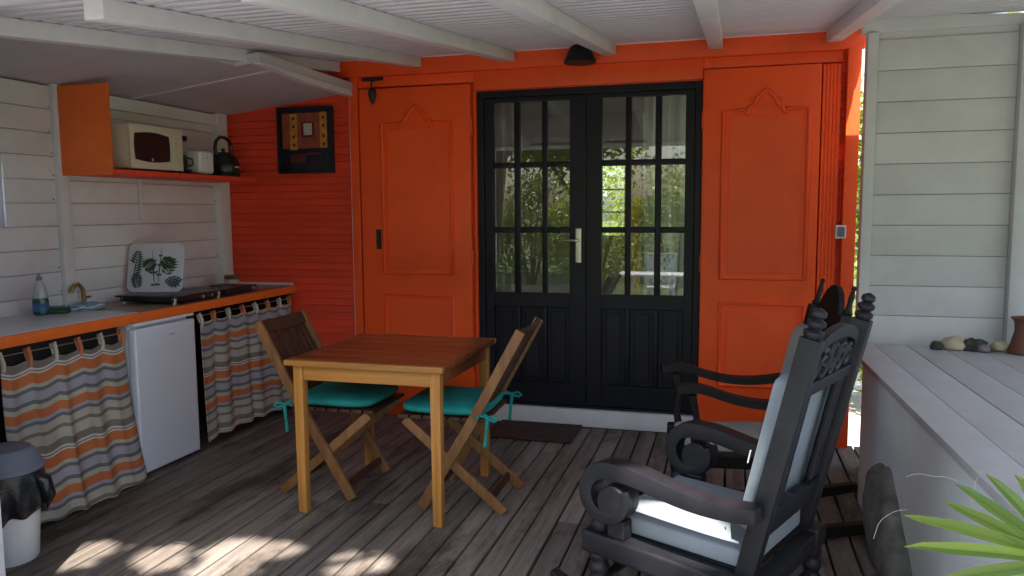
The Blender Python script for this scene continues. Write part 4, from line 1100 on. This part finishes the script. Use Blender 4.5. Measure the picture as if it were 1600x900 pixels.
gt = thing('white_table', 'white metal garden table on the lawn mirrored in the glass doors', 'table', (-1.23, -3.19, GZ))
boxobj('top', 'white_metal', gt, -.53, .53, -.32, .32, .69, .72, .006)
for sx in (-1, 1):
    for sy in (-1, 1): MB().tube([(sx * .25, sy * .16, .69), (sx * .38, sy * .22, .35), (sx * .44, sy * .26, 0)], .016, 8).build('leg', 'white_metal', gt)
gc = thing('lattice_chair', 'white lattice-backed metal garden chair behind the white table', 'chair', (-1.13, -3.82, GZ), math.pi)
boxobj('seat', 'white_metal', gc, -.24, .24, -.22, .22, .42, .445, .006)
m = MB(); m.tube([(-.23, .2, .45), (-.255, .24, 1.0), (.255, .24, 1.0), (.23, .2, .45)], .018, 8); m.build('back_frame', 'white_metal', gc)
for k in range(-3, 4):
    for s_ in (-1, 1):
        p = Vector((max(-.23, min(.23, k * .1 - .15 * s_)), .205, .5)); q = Vector((max(-.245, min(.245, k * .1 + .15 * s_)), .238, .98))
        MB().bar(p, q, .022, .006, (0, 1, 0)).build('lattice_strip', 'white_metal', gc)
for sx in (-1, 1):
    for sy in (-1, 1): MB().tube([(sx * .2, sy * .18, .42), (sx * .23, sy * .22, 0)], .014, 8).build('leg', 'white_metal', gc)
    MB().tube([(sx * .24, .2, .62), (sx * .26, 0, .64), (sx * .25, -.18, .62), (sx * .22, -.2, .43)], .013, 8).build('arm', 'white_metal', gc)

# ------------------------------------------------------------------ garden
def leaves(n, pos, size, asp, name, flat=.3):
    """n leaves as folded diamonds at pos (n,3)."""
    n = len(pos)
    nrm = rng.normal(size=(n, 3)); nrm[:, 2] = np.abs(nrm[:, 2]) + flat; nrm /= np.linalg.norm(nrm, axis=1)[:, None]
    t = rng.normal(size=(n, 3)); t -= nrm * (t * nrm).sum(1)[:, None]; t /= np.linalg.norm(t, axis=1)[:, None]
    b = np.cross(nrm, t); L = size * rng.uniform(.6, 1.3, n)[:, None]; Wd = L * asp
    base = pos - t * L / 2; tip = pos + t * L / 2 - nrm * L * .12
    l = pos + b * Wd / 2 + nrm * L * .05; r = pos - b * Wd / 2 + nrm * L * .05
    V = np.stack([base, l, tip, r], 1).reshape(-1, 3)
    me = bpy.data.meshes.new(name)
    me.vertices.add(4 * n); me.vertices.foreach_set('co', V.astype(np.float32).ravel())
    me.loops.add(4 * n); me.loops.foreach_set('vertex_index', np.arange(4 * n, dtype=np.int32))
    me.polygons.add(n); me.polygons.foreach_set('loop_start', np.arange(n, dtype=np.int32) * 4); me.polygons.foreach_set('loop_total', np.full(n, 4, dtype=np.int32))
    me.update(); me.validate(); return me
def clumped(n, c, r, nclump, spread):
    cc = rng.normal(size=(nclump, 3)); cc /= np.linalg.norm(cc, axis=1)[:, None]; cc *= (rng.uniform(.25, 1, nclump) ** .5)[:, None]
    cc = np.array(c) + cc * np.array(r)
    k = rng.integers(0, nclump, n); return cc[k] + rng.normal(size=(n, 3)) * spread
SUNV = np.array(SUN)
# holes cut in the crowns along sun rays, shaping patches on deck and rocker
GAPS = [((-2.530, 2.470, 0), 0.060), ((-2.209, 2.542, 0), 0.060), ((-1.908, 2.516, 0), 0.070), ((-1.958, 2.670, 0), 0.065), ((-1.855, 2.685, 0), 0.045), ((-1.771, 2.732, 0), 0.025), ((-1.433, 2.676, 0), 0.050), ((-1.326, 2.727, 0), 0.035),
        ((-.17, 2.50, .40), .085), ((-.08, 2.40, .40), .075), ((-.12, 2.57, .40), .05), ((-.25, 2.43, .40), .05), ((-.20, 2.20, .34), .05)]
def clear_gaps(p, margin=.075):
    keep = np.ones(len(p), bool)
    for c, r in GAPS:
        d = p - np.array(c); perp = d - np.outer(d @ SUNV, SUNV)
        keep &= np.linalg.norm(perp, axis=1) > r + margin
    return p[keep]
def tree(label, base, top, crown_c, crown_r, n, size, nclump, spread, mat='leaf', gaps=False, group=None, tr=.16):
    t = thing('garden_tree', label, 'tree', base, group=group)
    b = Vector(base); tp = Vector(top)
    m = MB(); pts = [b.lerp(tp, k / 6) + Vector((random.uniform(-.06, .06), random.uniform(-.06, .06), 0)) - b for k in range(7)]; pts[0] = Vector((0, 0, -.05))
    m.tube(pts, [tr * (1 - .09 * k) for k in range(7)], 12)
    cc = Vector(crown_c) - b
    for k in range(9):
        a = 2 * math.pi * k / 9 + random.uniform(-.3, .3); st_ = pts[3 + k % 4]
        e = cc + Vector((crown_r[0] * .75 * math.cos(a), crown_r[1] * .75 * math.sin(a), random.uniform(-.4, .5) * crown_r[2]))
        mid = st_.lerp(e, .5) + Vector((0, 0, .25))
        m.tube([st_, st_.lerp(mid, .6), mid, e], [tr * .42, tr * .3, tr * .22, tr * .06], 7)
    m.build('trunk', 'bark', t, smooth=True)
    p = clumped(n, crown_c, crown_r, nclump, spread)
    if gaps: p = clear_gaps(p)
    link('crown', leaves(0, p - np.array(base), size, .5, 'crown'), mat, t)
tree('broad shade tree leaning over the porch from the kitchen side', (-3.6, -1.5, GZ), (-2.9, -1.1, 4.6), (-1.3, -.5, 6.0), (2.6, 2.0, 1.3), 34000, .15, 230, .36, gaps=True)
tree('broad shade tree leaning over the porch from the bench side', (4.4, -1.6, GZ), (3.8, -1.2, 4.7), (2.0, -.55, 6.0), (2.6, 2.0, 1.3), 34000, .15, 230, .36, gaps=True)
for k, (bx_, by_, h) in enumerate(((-8.5, -9, 5.2), (-4.2, -11.5, 6.2), (1.2, -12.5, 5.6), (6.8, -10, 6.4), (11, -5, 5.6), (-12, -3, 6.0))):
    tree('leafy garden tree standing beyond the hedge', (bx_, by_, GZ), (bx_ + .2, by_, h * .6), (bx_, by_, h * .68), (2.2, 1.9, h * .33), 7000, .24, 70, .42, 'leaf_yellow' if k % 2 else 'leaf', group='trees beyond the hedge')
def shrub(loc, r, h, n, mat, label, group):
    t = thing('garden_shrub', label, 'shrub', loc, group=group)
    m = MB()
    for k in range(6):
        a = 2 * math.pi * k / 6 + random.random(); m.tube([(0, 0, -.03), (.25 * r * math.cos(a), .25 * r * math.sin(a), h * .35), (.6 * r * math.cos(a), .6 * r * math.sin(a), h * .8)], [.035, .025, .008], 7)
    m.build('stem', 'bark', t)
    p = clumped(n, (0, 0, h * .5), (r, r, h * .5), 60, .16 * max(r, .6)); p = p[p[:, 2] > .02]
    link('foliage', leaves(0, p, .09, .5, 'foliage'), mat, t)
k = 0
for x_ in np.arange(-7.5, 6.6, 1.25):
    shrub((x_ + random.uniform(-.3, .3), -5.7 + random.uniform(-.5, .5), GZ), random.uniform(.8, 1.0), random.uniform(2.3, 3.1), 5200, 'leaf_yellow' if k % 3 else 'leaf', 'leafy green shrub of the garden hedge facing the porch', 'hedge shrubs facing the porch'); k += 1
for (x_, y_) in ((1.5, 7.2), (1.9, 9.2), (3.4, 6.5), (3.0, 8.6)):
    shrub((x_, y_, GZ), .75, 4.0, 5000, 'leaf_yellow', 'sunlit shrub growing outside past the orange corner post', 'shrubs past the orange corner post')
for (x_, y_) in ((-1.6, 11.2), (-.4, 11.6), (-2.8, 11.4)):
    shrub((x_, y_, GZ), .9, 2.6, 3500, 'leaf_yellow', 'shrub growing outside the back window of the house', 'shrubs behind the house')
for (x_, y_) in ((-5.4, 2.4), (-5.6, 4.2)):
    shrub((x_, y_, GZ), .8, 2.3, 3000, 'leaf', 'shrub growing outside the white kitchen wall', 'shrubs beside the kitchen wall')

# fan palm beside the bench
pa = thing('fan_palm', 'bright green fan palm leaf reaching in beside the white bench', 'palm', (.86, 1.36, GZ))
PB = Vector((.86, 1.36, GZ))
MB().lathe([(.05, -.02), (.06, .05), (.055, .25), (.045, .38), (.03, .42)], (0, 0, 0), 14).build('trunk', 'bark', pa, smooth=True)
def fan(hub, aim, up, n, L, spread, seed, fibres=False):
    r = random.Random(seed); hub = Vector(hub) - PB; aim = Vector(aim).normalized(); up = Vector(up); side = aim.cross(up).normalized(); nrm = side.cross(aim).normalized()
    m = MB(); f = MB()
    for k in range(n):
        a = spread * (k / (n - 1) - .5) + r.uniform(-.04, .04); ll = L * (1 - .25 * abs(a) / (spread / 2)) * r.uniform(.85, 1.08)
        d = (aim * math.cos(a) + side * math.sin(a)).normalized(); w = d.cross(nrm).normalized(); nn = nrm + Vector((r.uniform(-.15, .15),) * 3)
        rows = [(0, .004, 0), (.18, .009, .004), (.42, .0115, .004), (.68, .0115, -.004), (.9, .0065, -.014), (1, .0008, -.022)]
        o = len(m.v); vs = []
        for (t_, hw_, dz) in rows:
            c = hub + d * (ll * t_) + nn * (dz * (1 + r.uniform(-.3, .3)))
            vs += [c - w * hw_ + nn * hw_ * .35, c - nn * hw_ * .25, c + w * hw_ + nn * hw_ * .35]
        fs = []
        for i in range(len(rows) - 1):
            q = 3 * i; fs += [(q, q + 1, q + 4, q + 3), (q + 1, q + 2, q + 5, q + 4)]
        m.add(vs, fs)
        if fibres and r.random() < .8:
            e = hub + d * ll; pts = [e]
            dd = (d + Vector((r.uniform(-.5, .5), r.uniform(-.5, .5), -.4))).normalized()
            for q in range(7):
                dd = (dd + Vector((r.uniform(-.5, .5), r.uniform(-.4, .4), -.25 + r.uniform(-.5, .4)))).normalized(); pts.append(pts[-1] + dd * .014)
            f.tube(pts, .00045, 5)
    o = m.build('leaf', 'leaf_palm', pa, smooth=True, ang=25)
    if fibres: tag(f.build('fibre', 'fibre', o), kind='stuff')
    MB().tube([(0, 0, .40), (Vector((0, 0, .42)).lerp(hub, .5)) + Vector((0, 0, .1)), hub], [.012, .008, .006], 8).build('petiole', 'petiole', pa, smooth=True)
fan((.575, 1.50, .785), (-1, .03, .0), (0, -.8, .6), 11, .25, rad(140), 5, True)
fan((1.15, 1.30, .90), (.7, -.2, .3), (0, -.3, 1), 18, .34, rad(210), 6)
fan((.95, 1.10, .98), (.1, -.6, .5), (0, .3, 1), 18, .34, rad(210), 8)
fan((1.05, 1.62, .98), (.5, .5, .4), (-.3, -.3, 1), 18, .32, rad(210), 9)
